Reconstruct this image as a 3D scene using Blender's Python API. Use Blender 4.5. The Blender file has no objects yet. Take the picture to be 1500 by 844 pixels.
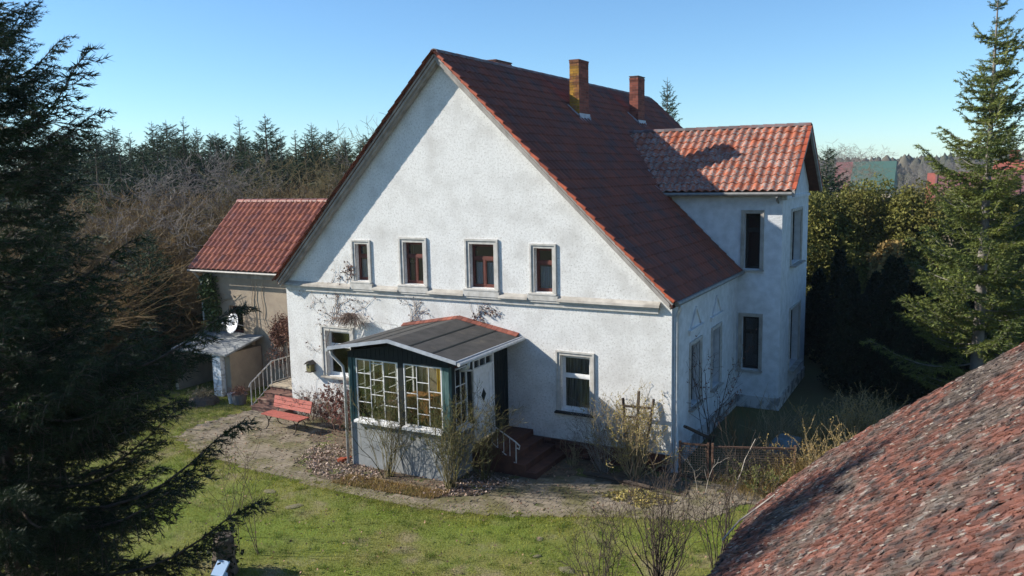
import bpy, bmesh, math, random
import numpy as np
from mathutils import Vector, Matrix
random.seed(7); rng = np.random.default_rng(7)
sc = bpy.context.scene
C = sc.collection
R = math.radians

# ------------------------------------------------------------ camera
CAM = np.array([16.99192, -17.43735, 6.83410])
cd = bpy.data.cameras.new('camera'); co = bpy.data.objects.new('camera', cd); C.objects.link(co)
yaw, pit, rol = 0.5006, -0.1367, -0.0198
fw = Vector((-math.sin(yaw)*math.cos(pit), math.cos(yaw)*math.cos(pit), math.sin(pit)))
rt = fw.cross(Vector((0, 0, 1))).normalized(); up = rt.cross(fw)
r2 = rt*math.cos(rol)+up*math.sin(rol); u2 = -rt*math.sin(rol)+up*math.cos(rol)
m = Matrix((r2, u2, -fw)).transposed().to_4x4(); m.translation = Vector(CAM)
co.matrix_world = m
cd.sensor_width = 36; cd.lens = 36*1196.46/1500; cd.clip_end = 5000; cd.clip_start = 0.1
sc.camera = co
sc.render.resolution_x = 1024; sc.render.resolution_y = 576

# ------------------------------------------------------------ light
SUN = Vector((-1.5, -0.70, 1.0)).normalized()          # towards the sun
w = bpy.data.worlds.new('World'); sc.world = w; w.use_nodes = True
nt = w.node_tree; bg = nt.nodes['Background']
sky = nt.nodes.new('ShaderNodeTexSky'); sky.sky_type = 'NISHITA'; sky.sun_disc = False
sky.sun_elevation = math.asin(SUN.z); sky.sun_rotation = math.atan2(SUN.x, SUN.y)
sky.air_density = 1.0; sky.dust_density = 0.0; sky.ozone_density = 4.0
tn = nt.nodes.new('ShaderNodeMix'); tn.data_type = 'RGBA'; tn.blend_type = 'MULTIPLY'; tn.inputs[0].default_value = 1.0
tn.inputs[7].default_value = (.84, 1.05, 1.18, 1); nt.links.new(sky.outputs[0], tn.inputs[6])     # clear cold winter air
nt.links.new(tn.outputs[2], bg.inputs[0]); bg.inputs[1].default_value = 0.095
ld = bpy.data.lights.new('sun', 'SUN'); lo = bpy.data.objects.new('sun', ld); C.objects.link(lo)
ld.energy = 5.0; ld.angle = R(0.5); ld.color = (1.0, 0.94, 0.84)
lo.rotation_euler = SUN.to_track_quat('Z', 'Y').to_euler(); lo.location = (0, 0, 40)
sc.view_settings.view_transform = 'Standard'; sc.view_settings.look = 'None'
sc.view_settings.exposure = 0.65; sc.view_settings.gamma = 1.0

# ------------------------------------------------------------ materials
def mat(name, c1, c2=None, scale=5, detail=6, rough=.85, bump=0, bscale=40, island=0, lo=.35, hi=.65,
        c3=None, s3=1.2, l3=.5, h3=.6, spec=.3, stretch=None, transl=0, metal=0, rot=None, c4=None, s4=9, l4=.55, h4=.62, grime=None):
    M = bpy.data.materials.new(name); M.use_nodes = True; t = M.node_tree; N = t.nodes; Lk = t.links.new
    b = N['Principled BSDF']; b.inputs['Roughness'].default_value = rough
    b.inputs['Specular IOR Level'].default_value = spec; b.inputs['Metallic'].default_value = metal
    g = N.new('ShaderNodeNewGeometry'); vec = g.outputs['Position']
    if stretch:
        mp = N.new('ShaderNodeMapping'); mp.inputs['Scale'].default_value = stretch
        if rot: mp.inputs['Rotation'].default_value = rot
        Lk(vec, mp.inputs[0]); vec = mp.outputs[0]
    def noise(s, d=6):
        n = N.new('ShaderNodeTexNoise'); n.inputs['Scale'].default_value = s; n.inputs['Detail'].default_value = d
        Lk(vec, n.inputs['Vector']); return n.outputs[0]
    def rmp(src, a, bb):
        r = N.new('ShaderNodeMapRange'); r.inputs[1].default_value = a; r.inputs[2].default_value = bb
        Lk(src, r.inputs[0]); return r.outputs[0]
    def mix(f, a, bcol):
        x = N.new('ShaderNodeMix'); x.data_type = 'RGBA'
        if f is not None: Lk(f, x.inputs[0])
        for s, v in ((6, a), (7, bcol)):
            if isinstance(v, tuple): x.inputs[s].default_value = (*v, 1)
            else: Lk(v, x.inputs[s])
        return x.outputs[2]
    col = c1
    if c2: col = mix(rmp(noise(scale, detail), lo, hi), c1, c2)
    if c3: col = mix(rmp(noise(s3, 5), l3, h3), col, c3)
    if c4: col = mix(rmp(noise(s4, 5), l4, h4), col, c4)
    if grime:                      # splash dirt with a ragged upper edge near the ground
        sx = N.new('ShaderNodeSeparateXYZ'); Lk(g.outputs['Position'], sx.inputs[0]); nz = noise(4, 8)
        ma = N.new('ShaderNodeMath'); ma.operation = 'MULTIPLY_ADD'; Lk(nz, ma.inputs[0]); ma.inputs[1].default_value = 1.6; Lk(sx.outputs[2], ma.inputs[2])
        col = mix(rmp(ma.outputs[0], 1.35, .75), col, grime)
    if island:
        oi = N.new('ShaderNodeObjectInfo'); ad = N.new('ShaderNodeMath'); ad.operation = 'ADD'
        Lk(g.outputs['Random Per Island'], ad.inputs[0]); Lk(oi.outputs['Random'], ad.inputs[1])
        fr = N.new('ShaderNodeMath'); fr.operation = 'FRACT'; Lk(ad.outputs[0], fr.inputs[0])
        mr = N.new('ShaderNodeMapRange'); mr.inputs[3].default_value = 1-island; mr.inputs[4].default_value = 1+island
        Lk(fr.outputs[0], mr.inputs[0])
        vm = N.new('ShaderNodeVectorMath'); vm.operation = 'SCALE'
        if isinstance(col, tuple): vm.inputs[0].default_value = col
        else: Lk(col, vm.inputs[0])
        Lk(mr.outputs[0], vm.inputs['Scale']); col = vm.outputs[0]
    if isinstance(col, tuple): b.inputs['Base Color'].default_value = (*col, 1)
    else: Lk(col, b.inputs['Base Color'])
    if bump:
        bn = N.new('ShaderNodeBump'); bn.inputs['Strength'].default_value = bump; bn.inputs['Distance'].default_value = .02
        Lk(noise(bscale, 4), bn.inputs['Height']); Lk(bn.outputs[0], b.inputs['Normal'])
    if transl:
        tr = N.new('ShaderNodeBsdfTranslucent'); ms = N.new('ShaderNodeMixShader'); ms.inputs[0].default_value = transl
        if isinstance(col, tuple): tr.inputs[0].default_value = (*col, 1)
        else: Lk(col, tr.inputs[0])
        Lk(b.outputs[0], ms.inputs[1]); Lk(tr.outputs[0], ms.inputs[2]); Lk(ms.outputs[0], N['Material Output'].inputs[0])
    return M

def glass_mat(name, tint=(.8, .85, .85), refl=1.0):
    M = bpy.data.materials.new(name); M.use_nodes = True; t = M.node_tree; N = t.nodes; Lk = t.links.new
    N.remove(N['Principled BSDF'])
    tr = N.new('ShaderNodeBsdfTransparent'); tr.inputs[0].default_value = (*tint, 1)
    gl = N.new('ShaderNodeBsdfGlossy'); gl.inputs['Roughness'].default_value = .02
    fr = N.new('ShaderNodeFresnel'); fr.inputs[0].default_value = 1.5
    mu = N.new('ShaderNodeMath'); mu.operation = 'MULTIPLY'; mu.inputs[1].default_value = refl
    Lk(fr.outputs[0], mu.inputs[0])
    ms = N.new('ShaderNodeMixShader'); Lk(mu.outputs[0], ms.inputs[0]); Lk(tr.outputs[0], ms.inputs[1]); Lk(gl.outputs[0], ms.inputs[2])
    Lk(ms.outputs[0], N['Material Output'].inputs[0]); return M

M = dict(
    stucco=mat('stucco', (.74, .735, .71), (.60, .59, .56), scale=17, detail=12, lo=.44, hi=.72, bump=.55, bscale=75, rough=.95,
               c3=(.53, .515, .485), s3=1.6, l3=.46, h3=.78, c4=(.42, .40, .37), s4=26, l4=.56, h4=.70, grime=(.30, .27, .23)),
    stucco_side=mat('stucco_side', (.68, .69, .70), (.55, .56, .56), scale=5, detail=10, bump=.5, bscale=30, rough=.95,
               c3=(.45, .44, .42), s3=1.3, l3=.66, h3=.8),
    cement=mat('cement', (.26, .25, .24), (.55, .54, .52), scale=3.5, lo=.45, hi=.55, bump=.5, rough=.95),
    render_brown=mat('render_brown', (.36, .295, .22), (.29, .235, .18), scale=3, bump=.4, bscale=30, rough=.95),
    porch_grey=mat('porch_grey', (.27, .28, .28), (.20, .21, .21), scale=4, bump=.3, rough=.95),
    trim=mat('trim', (.55, .53, .49), (.42, .40, .36), scale=7, rough=.9, bump=.2),
    ledge=mat('ledge', (.44, .41, .36), (.28, .255, .22), scale=4, rough=.9, bump=.3),
    white=mat('white_paint', (.78, .78, .78), (.68, .68, .66), scale=9, rough=.5),
    board=mat('weathered_board', (.38, .35, .32), (.25, .23, .21), scale=6, rough=.9, stretch=(1, 1, .3), bump=.3),
    frame=mat('red_brown_frame', (.15, .048, .034), (.10, .036, .028), scale=9, rough=.6),
    dark=mat('dark_room', (.03, .028, .025), rough=1),
    room=mat('room_wall', (.10, .09, .08), rough=1),
    curtain=mat('curtain', (.85, .88, .92), (.62, .68, .76), scale=12, rough=.9, transl=.3, stretch=(3, 3, .3)),
    curtain_dark=mat('curtain_dark', (.36, .35, .33), (.13, .12, .11), scale=10, rough=.9, stretch=(4, 4, .15), lo=.4, hi=.6),
    tile=mat('clay_tile', (.235, .066, .034), (.17, .054, .032), scale=4, rough=.6, island=.16, spec=.35,
             c3=(.090, .058, .052), s3=1.6, l3=.46, h3=.72, c4=(.21, .055, .028), s4=.7, l4=.56, h4=.78, bump=.15, bscale=60),
    tile_wing=mat('clay_tile_lichen', (.33, .105, .055), (.30, .235, .20), scale=14, detail=10, lo=.45, hi=.58, rough=.5, island=.20,
             c3=(.36, .10, .045), s3=2.2, l3=.52, h3=.66, bump=.2, bscale=60),
    tile_annex=mat('glazed_tile', (.28, .098, .048), (.20, .068, .040), scale=5, c3=(.16, .07, .055), s3=2, l3=.55, h3=.7, rough=.30, island=.22, spec=.6),
    ridge=mat('ridge_tile', (.17, .075, .06), (.15, .14, .14), scale=5, rough=.6, island=.3),
    verge=mat('verge_tile', (.44, .10, .045), (.30, .07, .035), scale=6, rough=.5, island=.25),  # sunlit orange of the front tile edges is put into the colour
    brick=mat('brick', (.26, .085, .055), (.17, .06, .045), scale=5, rough=.9, island=.35, bump=.3, bscale=80),
    brick_yellow=mat('brick_lichen', (.36, .19, .03), (.20, .085, .04), scale=3.5, lo=.42, hi=.58, rough=.9, island=.35, bump=.3),
    brick_dark=mat('brick_dark', (.13, .055, .04), (.08, .04, .03), scale=5, rough=.9, island=.4),
    mortar=mat('mortar', (.20, .17, .15), (.14, .12, .11), scale=20, rough=1),
    zinc=mat('zinc', (.42, .45, .50), (.30, .33, .37), scale=6, rough=.55, metal=.2),
    gutter=mat('gutter_metal', (.20, .20, .19), (.28, .27, .25), scale=9, rough=.55, metal=.3),
    pipe=mat('pipe_metal', (.55, .56, .56), (.42, .43, .43), scale=9, rough=.5, metal=.2),
    felt=mat('roofing_felt', (.070, .066, .062), (.045, .043, .041), scale=4, rough=.9, bump=.35, bscale=90, c3=(.095, .085, .072), s3=2, l3=.58, h3=.7),
    teal=mat('teal_wood', (.035, .085, .085), (.10, .17, .165), scale=10, lo=.45, hi=.7, rough=.7, stretch=(1, 1, .2)),
    shaded_dark_wood=mat('shaded_dark_wood', (.007, .011, .012), (.012, .018, .018), scale=10, rough=.7),  # dark timber, with the shade under the porch roof put into the colour
    floor_in=mat('porch_floor', (.40, .36, .28), (.33, .28, .2), scale=5, rough=.7),
    wood_warm=mat('warm_wood', (.42, .20, .06), (.30, .13, .04), scale=7, rough=.6),
    yellow=mat('yellow_cloth', (.70, .50, .08), rough=.8),
    red_step=mat('red_step', (.20, .105, .08), (.15, .085, .065), scale=8, rough=.8, c3=(.3, .2, .15), s3=5, l3=.6, h3=.7),
    brown_step=mat('brown_step', (.11, .05, .035), (.07, .035, .028), scale=5, rough=.8),
    stone_slab=mat('slab', (.45, .38, .28), (.36, .30, .22), scale=6, rough=.9),
    rail=mat('rail_metal', (.36, .36, .35), (.24, .20, .17), scale=14, lo=.5, hi=.62, rough=.6, metal=.2),
    bench_red=mat('bench_slat_paint', (.42, .115, .085), (.32, .10, .075), scale=16, rough=.6),
    iron=mat('cast_iron', (.05, .05, .045), (.10, .07, .05), scale=20, rough=.6),
    rust=mat('rusty_iron', (.16, .085, .055), (.09, .055, .04), scale=20, rough=.85),
    mesh_wire=mat('rusty_wire', (.22, .15, .11), (.13, .09, .07), scale=20, rough=.8),
    dish=mat('dish_white', (.8, .8, .8), rough=.4),
    grass=mat('lawn_ground', (.12, .14, .025), (.18, .165, .05), scale=1.3, detail=8, lo=.35, hi=.65, rough=1, bump=1, bscale=25,
              c3=(.22, .18, .10), s3=1.4, l3=.54, h3=.68, c4=(.12, .16, .02), s4=.4, l4=.45, h4=.62),
    blade=mat('grass_blade', (.20, .24, .030), (.32, .28, .07), scale=1.1, detail=7, lo=.38, hi=.66, rough=.7, island=.35, transl=.3,
              c3=(.30, .24, .13), s3=1.4, l3=.54, h3=.70, c4=(.30, .30, .03), s4=.55, l4=.50, h4=.66),
    tuft=mat('tuft_blade', (.10, .17, .022), (.16, .20, .035), scale=2, rough=.7, island=.35, transl=.3),
    field=mat('rough_ground', (.10, .105, .035), (.13, .10, .055), scale=.25, detail=9, rough=1, bump=1, bscale=6),
    path=mat('sandy_joint', (.10, .085, .055), (.14, .115, .07), scale=3, rough=1, bump=.6, c3=(.09, .11, .03), s3=1.6, l3=.55, h3=.65),
    paver=mat('paver', (.25, .205, .15), (.19, .155, .11), scale=1.3, rough=.95, island=.16, bump=.4, bscale=60, c3=(.13, .115, .055), s3=1.1, l3=.48, h3=.62),
    soil=mat('bed_soil', (.10, .075, .05), (.16, .125, .085), scale=6, rough=1, bump=1, bscale=30, c3=(.12, .13, .04), s3=2, l3=.55, h3=.62),
    leaf_litter=mat('leaf_litter', (.30, .20, .14), (.22, .12, .08), scale=3, rough=.9, island=.5, transl=.15),
    pale_litter=mat('pale_leaf_litter', (.36, .28, .23), (.26, .18, .145), scale=3, rough=.9, island=.45),
    bark=mat('bark', (.15, .12, .095), (.09, .07, .055), scale=9, rough=1, bump=.5),
    bark_grey=mat('bark_grey', (.26, .235, .21), (.17, .15, .135), scale=5, rough=1),
    bark_olive=mat('bark_lichen', (.20, .165, .075), (.13, .11, .065), scale=2, rough=1),
    twig_brown=mat('twig_brown', (.21, .135, .060), (.14, .10, .045), scale=1, rough=1, island=.3),
    twig_dark=mat('twig_dark', (.055, .042, .035), (.08, .06, .045), scale=3, rough=1),
    twig_tan=mat('twig_tan', (.34, .27, .16), (.24, .18, .10), scale=3, rough=1, island=.2),
    twig_green=mat('twig_green', (.15, .13, .05), (.09, .075, .04), scale=3, rough=1),
    vine=mat('dry_vine', (.15, .10, .08), (.22, .16, .13), scale=8, rough=1, island=.3),
    needle_dark=mat('needle_backlit', (.016, .034, .014), (.034, .056, .017), scale=1.5, rough=.6, island=.5, transl=.12),  # dark green carries the backlit look of the near spruce
    needle_olive=mat('needle_sunlit', (.16, .18, .035), (.08, .11, .025), scale=.9, rough=.6, island=.5, transl=.2),  # sunlight on the right spruce is put into the olive colour
    needle_blue=mat('needle_forest', (.022, .050, .024), (.038, .066, .024), scale=.3, rough=.7, island=.5, transl=.15),
    thuja=mat('thuja_leaf', (.18, .17, .036), (.125, .13, .030), scale=.7, rough=.7, island=.4, transl=.25, c3=(.14, .11, .03), s3=.6, l3=.55, h3=.7),
    yew=mat('shaded_conifer_leaf', (.012, .020, .009), (.018, .026, .010), scale=.9, rough=.8, island=.4, transl=.1),  # shadow over the conifer mass is put into this near-black colour
    ivy=mat('ivy_leaf', (.045, .075, .022), (.07, .10, .03), scale=6, rough=.4, island=.5),
    red_leaf=mat('russet_leaf', (.24, .10, .08), (.17, .085, .065), scale=4, rough=.8, island=.45, transl=.2),
    yellow_leaf=mat('yellow_leaf', (.42, .33, .10), (.28, .24, .08), scale=4, rough=.8, island=.4, transl=.25),
    green_bud=mat('green_bud', (.17, .18, .05), (.11, .13, .04), scale=4, rough=.8, island=.4, transl=.2),
    dry_leaf=mat('dry_brown_leaf', (.12, .06, .045), (.19, .10, .07), scale=4, rough=.9, island=.4),
    straw=mat('dry_grass_blade', (.33, .22, .08), (.22, .17, .06), scale=2, rough=.9, island=.4, transl=.25),
    shingle=mat('roof_shingle', (.185, .078, .056), (.13, .10, .082), scale=1.6, detail=12, lo=.46, hi=.62, rough=.95, island=.40,
                c3=(.27, .24, .21), s3=9, l3=.56, h3=.70, c4=(.06, .048, .045), s4=6, l4=.50, h4=.66, bump=1, bscale=90,
                stretch=(1, 1, 1)),
    shingle_base=mat('shingle_base', (.14, .07, .06), (.08, .06, .055), scale=6, rough=1, bump=1, bscale=50),
    moss=mat('moss', (.07, .06, .035), (.12, .10, .05), scale=9, rough=1, bump=1),
    pale_chip=mat('lichen_chip', (.42, .37, .31), (.30, .26, .22), scale=9, rough=.95, island=.3),
    stone=mat('field_stone', (.20, .17, .11), (.13, .12, .06), scale=12, rough=.95, bump=.5),
    blue_tarp=mat('blue_tarp', (.20, .27, .30), (.14, .19, .21), scale=4, rough=.6),
    plastic_blue=mat('blue_panel', (.45, .62, .85), rough=.3),
    green_roof=mat('green_metal_roof', (.06, .12, .10), rough=.6),
    red_roof=mat('far_red_roof', (.36, .10, .07), (.26, .08, .06), scale=2, rough=.8),
    maroon_roof=mat('far_maroon_roof', (.20, .085, .085), (.15, .07, .07), scale=1.5, rough=.7),
    far_wall=mat('far_wall', (.40, .33, .26), rough=.9),
    far_wood=mat('far_wood', (.10, .085, .06), (.06, .07, .045), scale=.02, rough=1, island=.3),
    wall_blue=mat('whitewash', (.60, .64, .68), (.36, .38, .40), scale=9, lo=.5, hi=.6, rough=.9),
    gl=glass_mat('glass', (.90, .92, .92), 1.1),
    gl_dark=glass_mat('window_glass', (.84, .87, .88), 1.2),
    pot=mat('pot', (.12, .12, .13), rough=.7),
)
M['shingle'].node_tree  # (stretched streaks set with the roof below)

# ------------------------------------------------------------ mesh helpers
def tag(o, label=None, cat=None, group=None, kind=None):
    if label: o['label'] = label
    if cat: o['category'] = cat
    if group: o['group'] = group
    if kind: o['kind'] = kind
    return o

def setpar(o, parent):
    if parent is not None:
        o.parent = parent
        w_ = parent; mw = Matrix.Identity(4)
        if parent.parent is None and parent.data is None: mw = Matrix.Translation(parent.location)
        o.matrix_parent_inverse = mw.inverted()

def link(name, me, mats=None, parent=None):
    if mats is not None and not me.materials:
        for x in (mats if isinstance(mats, (list, tuple)) else [mats]): me.materials.append(x)
    o = bpy.data.objects.new(name, me); C.objects.link(o); setpar(o, parent); return o

def empty(name, loc, label, cat, group=None):
    o = bpy.data.objects.new(name, None); C.objects.link(o); o.location = loc; o.empty_display_size = .1
    return tag(o, label, cat, group)

class MB:
    def __init__(s, O=(0, 0, 0), u=(1, 0, 0), n=(0, 1, 0)):
        s.O = Vector(O); s.u = Vector(u); s.n = Vector(n); s.w = Vector((0, 0, 1)); s.v = []; s.f = []
    def P(s, p): return tuple(s.O+s.u*p[0]+s.n*p[1]+s.w*p[2])
    def poly(s, pts):
        k = len(s.v); s.v += [s.P(p) for p in pts]; s.f.append(tuple(range(k, k+len(pts)))); return s
    def box(s, x0, x1, y0, y1, z0, z1):
        k = len(s.v)
        s.v += [s.P(p) for p in ((x0, y0, z0), (x1, y0, z0), (x1, y1, z0), (x0, y1, z0), (x0, y0, z1), (x1, y0, z1), (x1, y1, z1), (x0, y1, z1))]
        s.f += [tuple(k+i for i in q) for q in ((0, 3, 2, 1), (4, 5, 6, 7), (0, 1, 5, 4), (1, 2, 6, 5), (2, 3, 7, 6), (3, 0, 4, 7))]; return s
    def hexa(s, a, b):      # two quads (4 pts each) -> solid
        k = len(s.v); s.v += [s.P(p) for p in a]+[s.P(p) for p in b]
        s.f += [tuple(k+i for i in q) for q in ((0, 3, 2, 1), (4, 5, 6, 7), (0, 1, 5, 4), (1, 2, 6, 5), (2, 3, 7, 6), (3, 0, 4, 7))]; return s
    def prism(s, pts, axis, a, b):    # pts 2D in the other two axes
        def mk(p, t): q = list(p); q.insert(axis, t); return tuple(q)
        k = len(s.v); n = len(pts)
        s.v += [s.P(mk(p, a)) for p in pts]+[s.P(mk(p, b)) for p in pts]
        s.f.append(tuple(range(k, k+n))); s.f.append(tuple(range(k+2*n-1, k+n-1, -1)))
        for i in range(n): j = (i+1) % n; s.f.append((k+i, k+j, k+n+j, k+n+i))
        return s
    def bar(s, a, b, w_, h):          # box beam between two points
        A = Vector(s.P(a)); B = Vector(s.P(b)); d = (B-A).normalized()
        sd = d.cross(Vector((0, 0, 1)))
        if sd.length < .01: sd = Vector((1, 0, 0))
        sd.normalize(); upv = sd.cross(d); k = len(s.v)
        for Q in (A, B):
            for i, j in ((-1, -1), (1, -1), (1, 1), (-1, 1)): s.v.append(tuple(Q+sd*w_/2*i+upv*h/2*j))
        s.f += [tuple(k+i for i in q) for q in ((0, 3, 2, 1), (4, 5, 6, 7), (0, 1, 5, 4), (1, 2, 6, 5), (2, 3, 7, 6), (3, 0, 4, 7))]; return s
    def tube(s, pts, r, n=8, cap=True):
        P = [Vector(s.P(p)) for p in pts]; rr = r if isinstance(r, (list, tuple)) else [r]*len(P); k = len(s.v); pv = None
        for i, p in enumerate(P):
            d = (P[min(i+1, len(P)-1)]-P[max(i-1, 0)]).normalized()
            a = pv if pv is not None else (Vector((0, 0, 1)) if abs(d.z) < .9 else Vector((1, 0, 0)))
            a = (a-d*a.dot(d)).normalized(); pv = a; b = d.cross(a)
            for j in range(n):
                t = 2*math.pi*j/n; s.v.append(tuple(p+(a*math.cos(t)+b*math.sin(t))*rr[i]))
        for i in range(len(P)-1):
            for j in range(n): q = (j+1) % n; s.f.append((k+i*n+j, k+i*n+q, k+(i+1)*n+q, k+(i+1)*n+j))
        if cap: s.f.append(tuple(range(k+n-1, k-1, -1))); s.f.append(tuple(range(k+(len(P)-1)*n, k+len(P)*n)))
        return s
    def lathe(s, c, prof, n=16):
        k = len(s.v)
        for r_, z in prof:
            for j in range(n): t = 2*math.pi*j/n; s.v.append(s.P((c[0]+r_*math.cos(t), c[1]+r_*math.sin(t), c[2]+z)))
        for i in range(len(prof)-1):
            for j in range(n): q = (j+1) % n; s.f.append((k+i*n+j, k+i*n+q, k+(i+1)*n+q, k+(i+1)*n+j))
        return s
    def mesh(s, name, recalc=True):
        me = bpy.data.meshes.new(name); me.from_pydata(s.v, [], s.f)
        if recalc:
            bm = bmesh.new(); bm.from_mesh(me); bmesh.ops.recalc_face_normals(bm, faces=bm.faces); bm.to_mesh(me); bm.free()
        return me
    def build(s, name, mt, parent=None, smooth=False, recalc=True):
        me = s.mesh(name, recalc)
        if smooth: me.polygons.foreach_set('use_smooth', [True]*len(me.polygons))
        return link(name, me, mt, parent)

def np_mesh(name, V, F):
    V = np.ascontiguousarray(V, dtype=np.float32); F = np.ascontiguousarray(F, dtype=np.int32)
    me = bpy.data.meshes.new(name); n = F.shape[1]
    me.vertices.add(len(V)); me.vertices.foreach_set('co', V.ravel())
    me.loops.add(F.size); me.loops.foreach_set('vertex_index', F.ravel())
    me.polygons.add(len(F)); me.polygons.foreach_set('loop_start', np.arange(len(F), dtype=np.int32)*n)
    me.update(calc_edges=True); return me

def join_copies(me, mats):           # numpy join of transformed copies of a small mesh -> pydata
    n = len(me.vertices); V = np.empty(n*3); me.vertices.foreach_get('co', V); V = V.reshape(-1, 3)
    T = np.array([np.array(x) for x in mats]); out = np.einsum('kij,nj->kni', T[:, :3, :3], V)+T[:, None, :3, 3]
    lv = np.empty(len(me.loops), dtype=np.int32); me.loops.foreach_get('vertex_index', lv)
    ls = np.empty(len(me.polygons), dtype=np.int32); me.polygons.foreach_get('loop_start', ls)
    K = len(mats); r = bpy.data.meshes.new(me.name+'_rest')
    r.vertices.add(n*K); r.vertices.foreach_set('co', out.astype(np.float32).ravel())
    LV = (lv[None]+np.arange(K)[:, None]*n).ravel().astype(np.int32); r.loops.add(len(LV)); r.loops.foreach_set('vertex_index', LV)
    LS = (ls[None]+np.arange(K)[:, None]*len(lv)).ravel().astype(np.int32); r.polygons.add(len(LS)); r.polygons.foreach_set('loop_start', LS)
    sm = np.empty(len(me.polygons), dtype=bool); me.polygons.foreach_get('use_smooth', sm); r.polygons.foreach_set('use_smooth', np.tile(sm, K))
    for x in me.materials: r.materials.append(x)
    r.update(calc_edges=True); return r

def inview(p):
    d = Vector(p)-Vector(CAM); z = d.dot(fw)
    if z < .1: return False
    x = 750+1196.46*d.dot(r2)/z; y = 422-1196.46*d.dot(u2)/z
    return -10 < x < 1510 and -10 < y < 854

def pieces(parent, name, me, mats, limit=300, rest=None):
    """the `limit` nearest in-view copies become parts, what is left is one part of kind stuff"""
    idx = sorted(range(len(mats)), key=lambda i: ((mats[i].translation-Vector(CAM)).length + (0 if inview(mats[i].translation) else 1000)))
    for i in idx[:limit]:
        o = bpy.data.objects.new(name, me); C.objects.link(o); o.parent = parent; o.matrix_basis = mats[i]
        if parent.parent is None and parent.data is None: o.matrix_parent_inverse = Matrix.Translation(parent.location).inverted()
    if idx[limit:]:
        o = link(rest or name+'_rest', join_copies(me, [mats[i] for i in idx[limit:]]), None, parent); o['kind'] = 'stuff'

def basis(a, b, c, o):
    m_ = Matrix((Vector(a), Vector(b), Vector(c))).transposed().to_4x4(); m_.translation = Vector(o); return m_

# ------------------------------------------------------------ plant helpers
def segs_to_mesh(name, P0, P1, R0, R1, n=3):
    P0, P1 = np.array(P0), np.array(P1); R0, R1 = np.array(R0), np.array(R1); K = len(P0)
    d = P1-P0; d /= np.linalg.norm(d, axis=1)[:, None]+1e-9
    ref = np.where(np.abs(d[:, 2:3]) < .9, np.array([[0, 0, 1.]]), np.array([[1., 0, 0]]))
    a = np.cross(d, ref); a /= np.linalg.norm(a, axis=1)[:, None]; b = np.cross(d, a)
    V = np.zeros((K, 2*n, 3))
    for j in range(n):
        t = 2*math.pi*j/n; o = a*math.cos(t)+b*math.sin(t)
        V[:, j] = P0+o*R0[:, None]; V[:, n+j] = P1+o*R1[:, None]
    F = np.array([[j, (j+1) % n, n+(j+1) % n, n+j] for j in range(n)])
    F = (F[None]+np.arange(K)[:, None, None]*2*n).reshape(-1, 4)
    return np_mesh(name, V.reshape(-1, 3), F)

def leaf_tris(pts, size, squash=.35, nrm=None, r=rng):
    """small diamond leaves (2 tris as one quad) at points"""
    K = len(pts); a = r.normal(size=(K, 3)); a /= np.linalg.norm(a, axis=1)[:, None]
    b = r.normal(size=(K, 3)); b -= a*(a*b).sum(1)[:, None]; b /= np.linalg.norm(b, axis=1)[:, None]
    s = size*(.6+.8*r.random((K, 1))); V = np.stack([pts, pts+a*s*.5+b*s*squash, pts+a*s, pts+a*s*.5-b*s*squash], 1)
    return V.reshape(-1, 3), np.arange(K*4).reshape(-1, 4)

class Skel:
    def __init__(s): s.a = []; s.b = []; s.ra = []; s.rb = []; s.tips = []
    def seg(s, a, b, ra, rb): s.a.append(tuple(a)); s.b.append(tuple(b)); s.ra.append(ra); s.rb.append(rb)
    def mesh(s, name, n=3): return segs_to_mesh(name, s.a, s.b, s.ra, s.rb, n)

def grow(sk, p, d, L, r, lev, rd, nseg=4, kids=3, wig=.25, upb=.08, ratio=.62, spread=.7):
    pts = [p]; q = p.copy(); dd = d.copy(); r0 = r
    for i in range(nseg):
        dd = (dd+Vector((rd.gauss(0, wig), rd.gauss(0, wig), rd.gauss(0, wig)+upb))).normalized()
        q2 = q+dd*L/nseg; r1 = r*(1-.55*(i+1)/nseg); sk.seg(q, q2, r0, r1); r0 = r1; q = q2; pts.append(q.copy())
        if lev > 0 and i >= (1 if nseg > 2 else 0):
            for k in range(max(1, kids+rd.choice((-1, 0, 0, 1)))//(1 if i == nseg-1 else 2) or 1):
                s_ = Vector((rd.gauss(0, 1), rd.gauss(0, 1), rd.gauss(0, .7))); s_ = (s_-dd*s_.dot(dd)).normalized()
                nd = (dd*(1-spread*.5)+s_*spread).normalized()
                grow(sk, q.copy(), nd, L*ratio*rd.uniform(.7, 1.15), r1*.62, lev-1, rd, max(2, nseg-1), kids, wig, upb, ratio, spread)
    if lev == 0: sk.tips.append(tuple(q)); sk.tips.append(tuple(pts[-2]))

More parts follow.
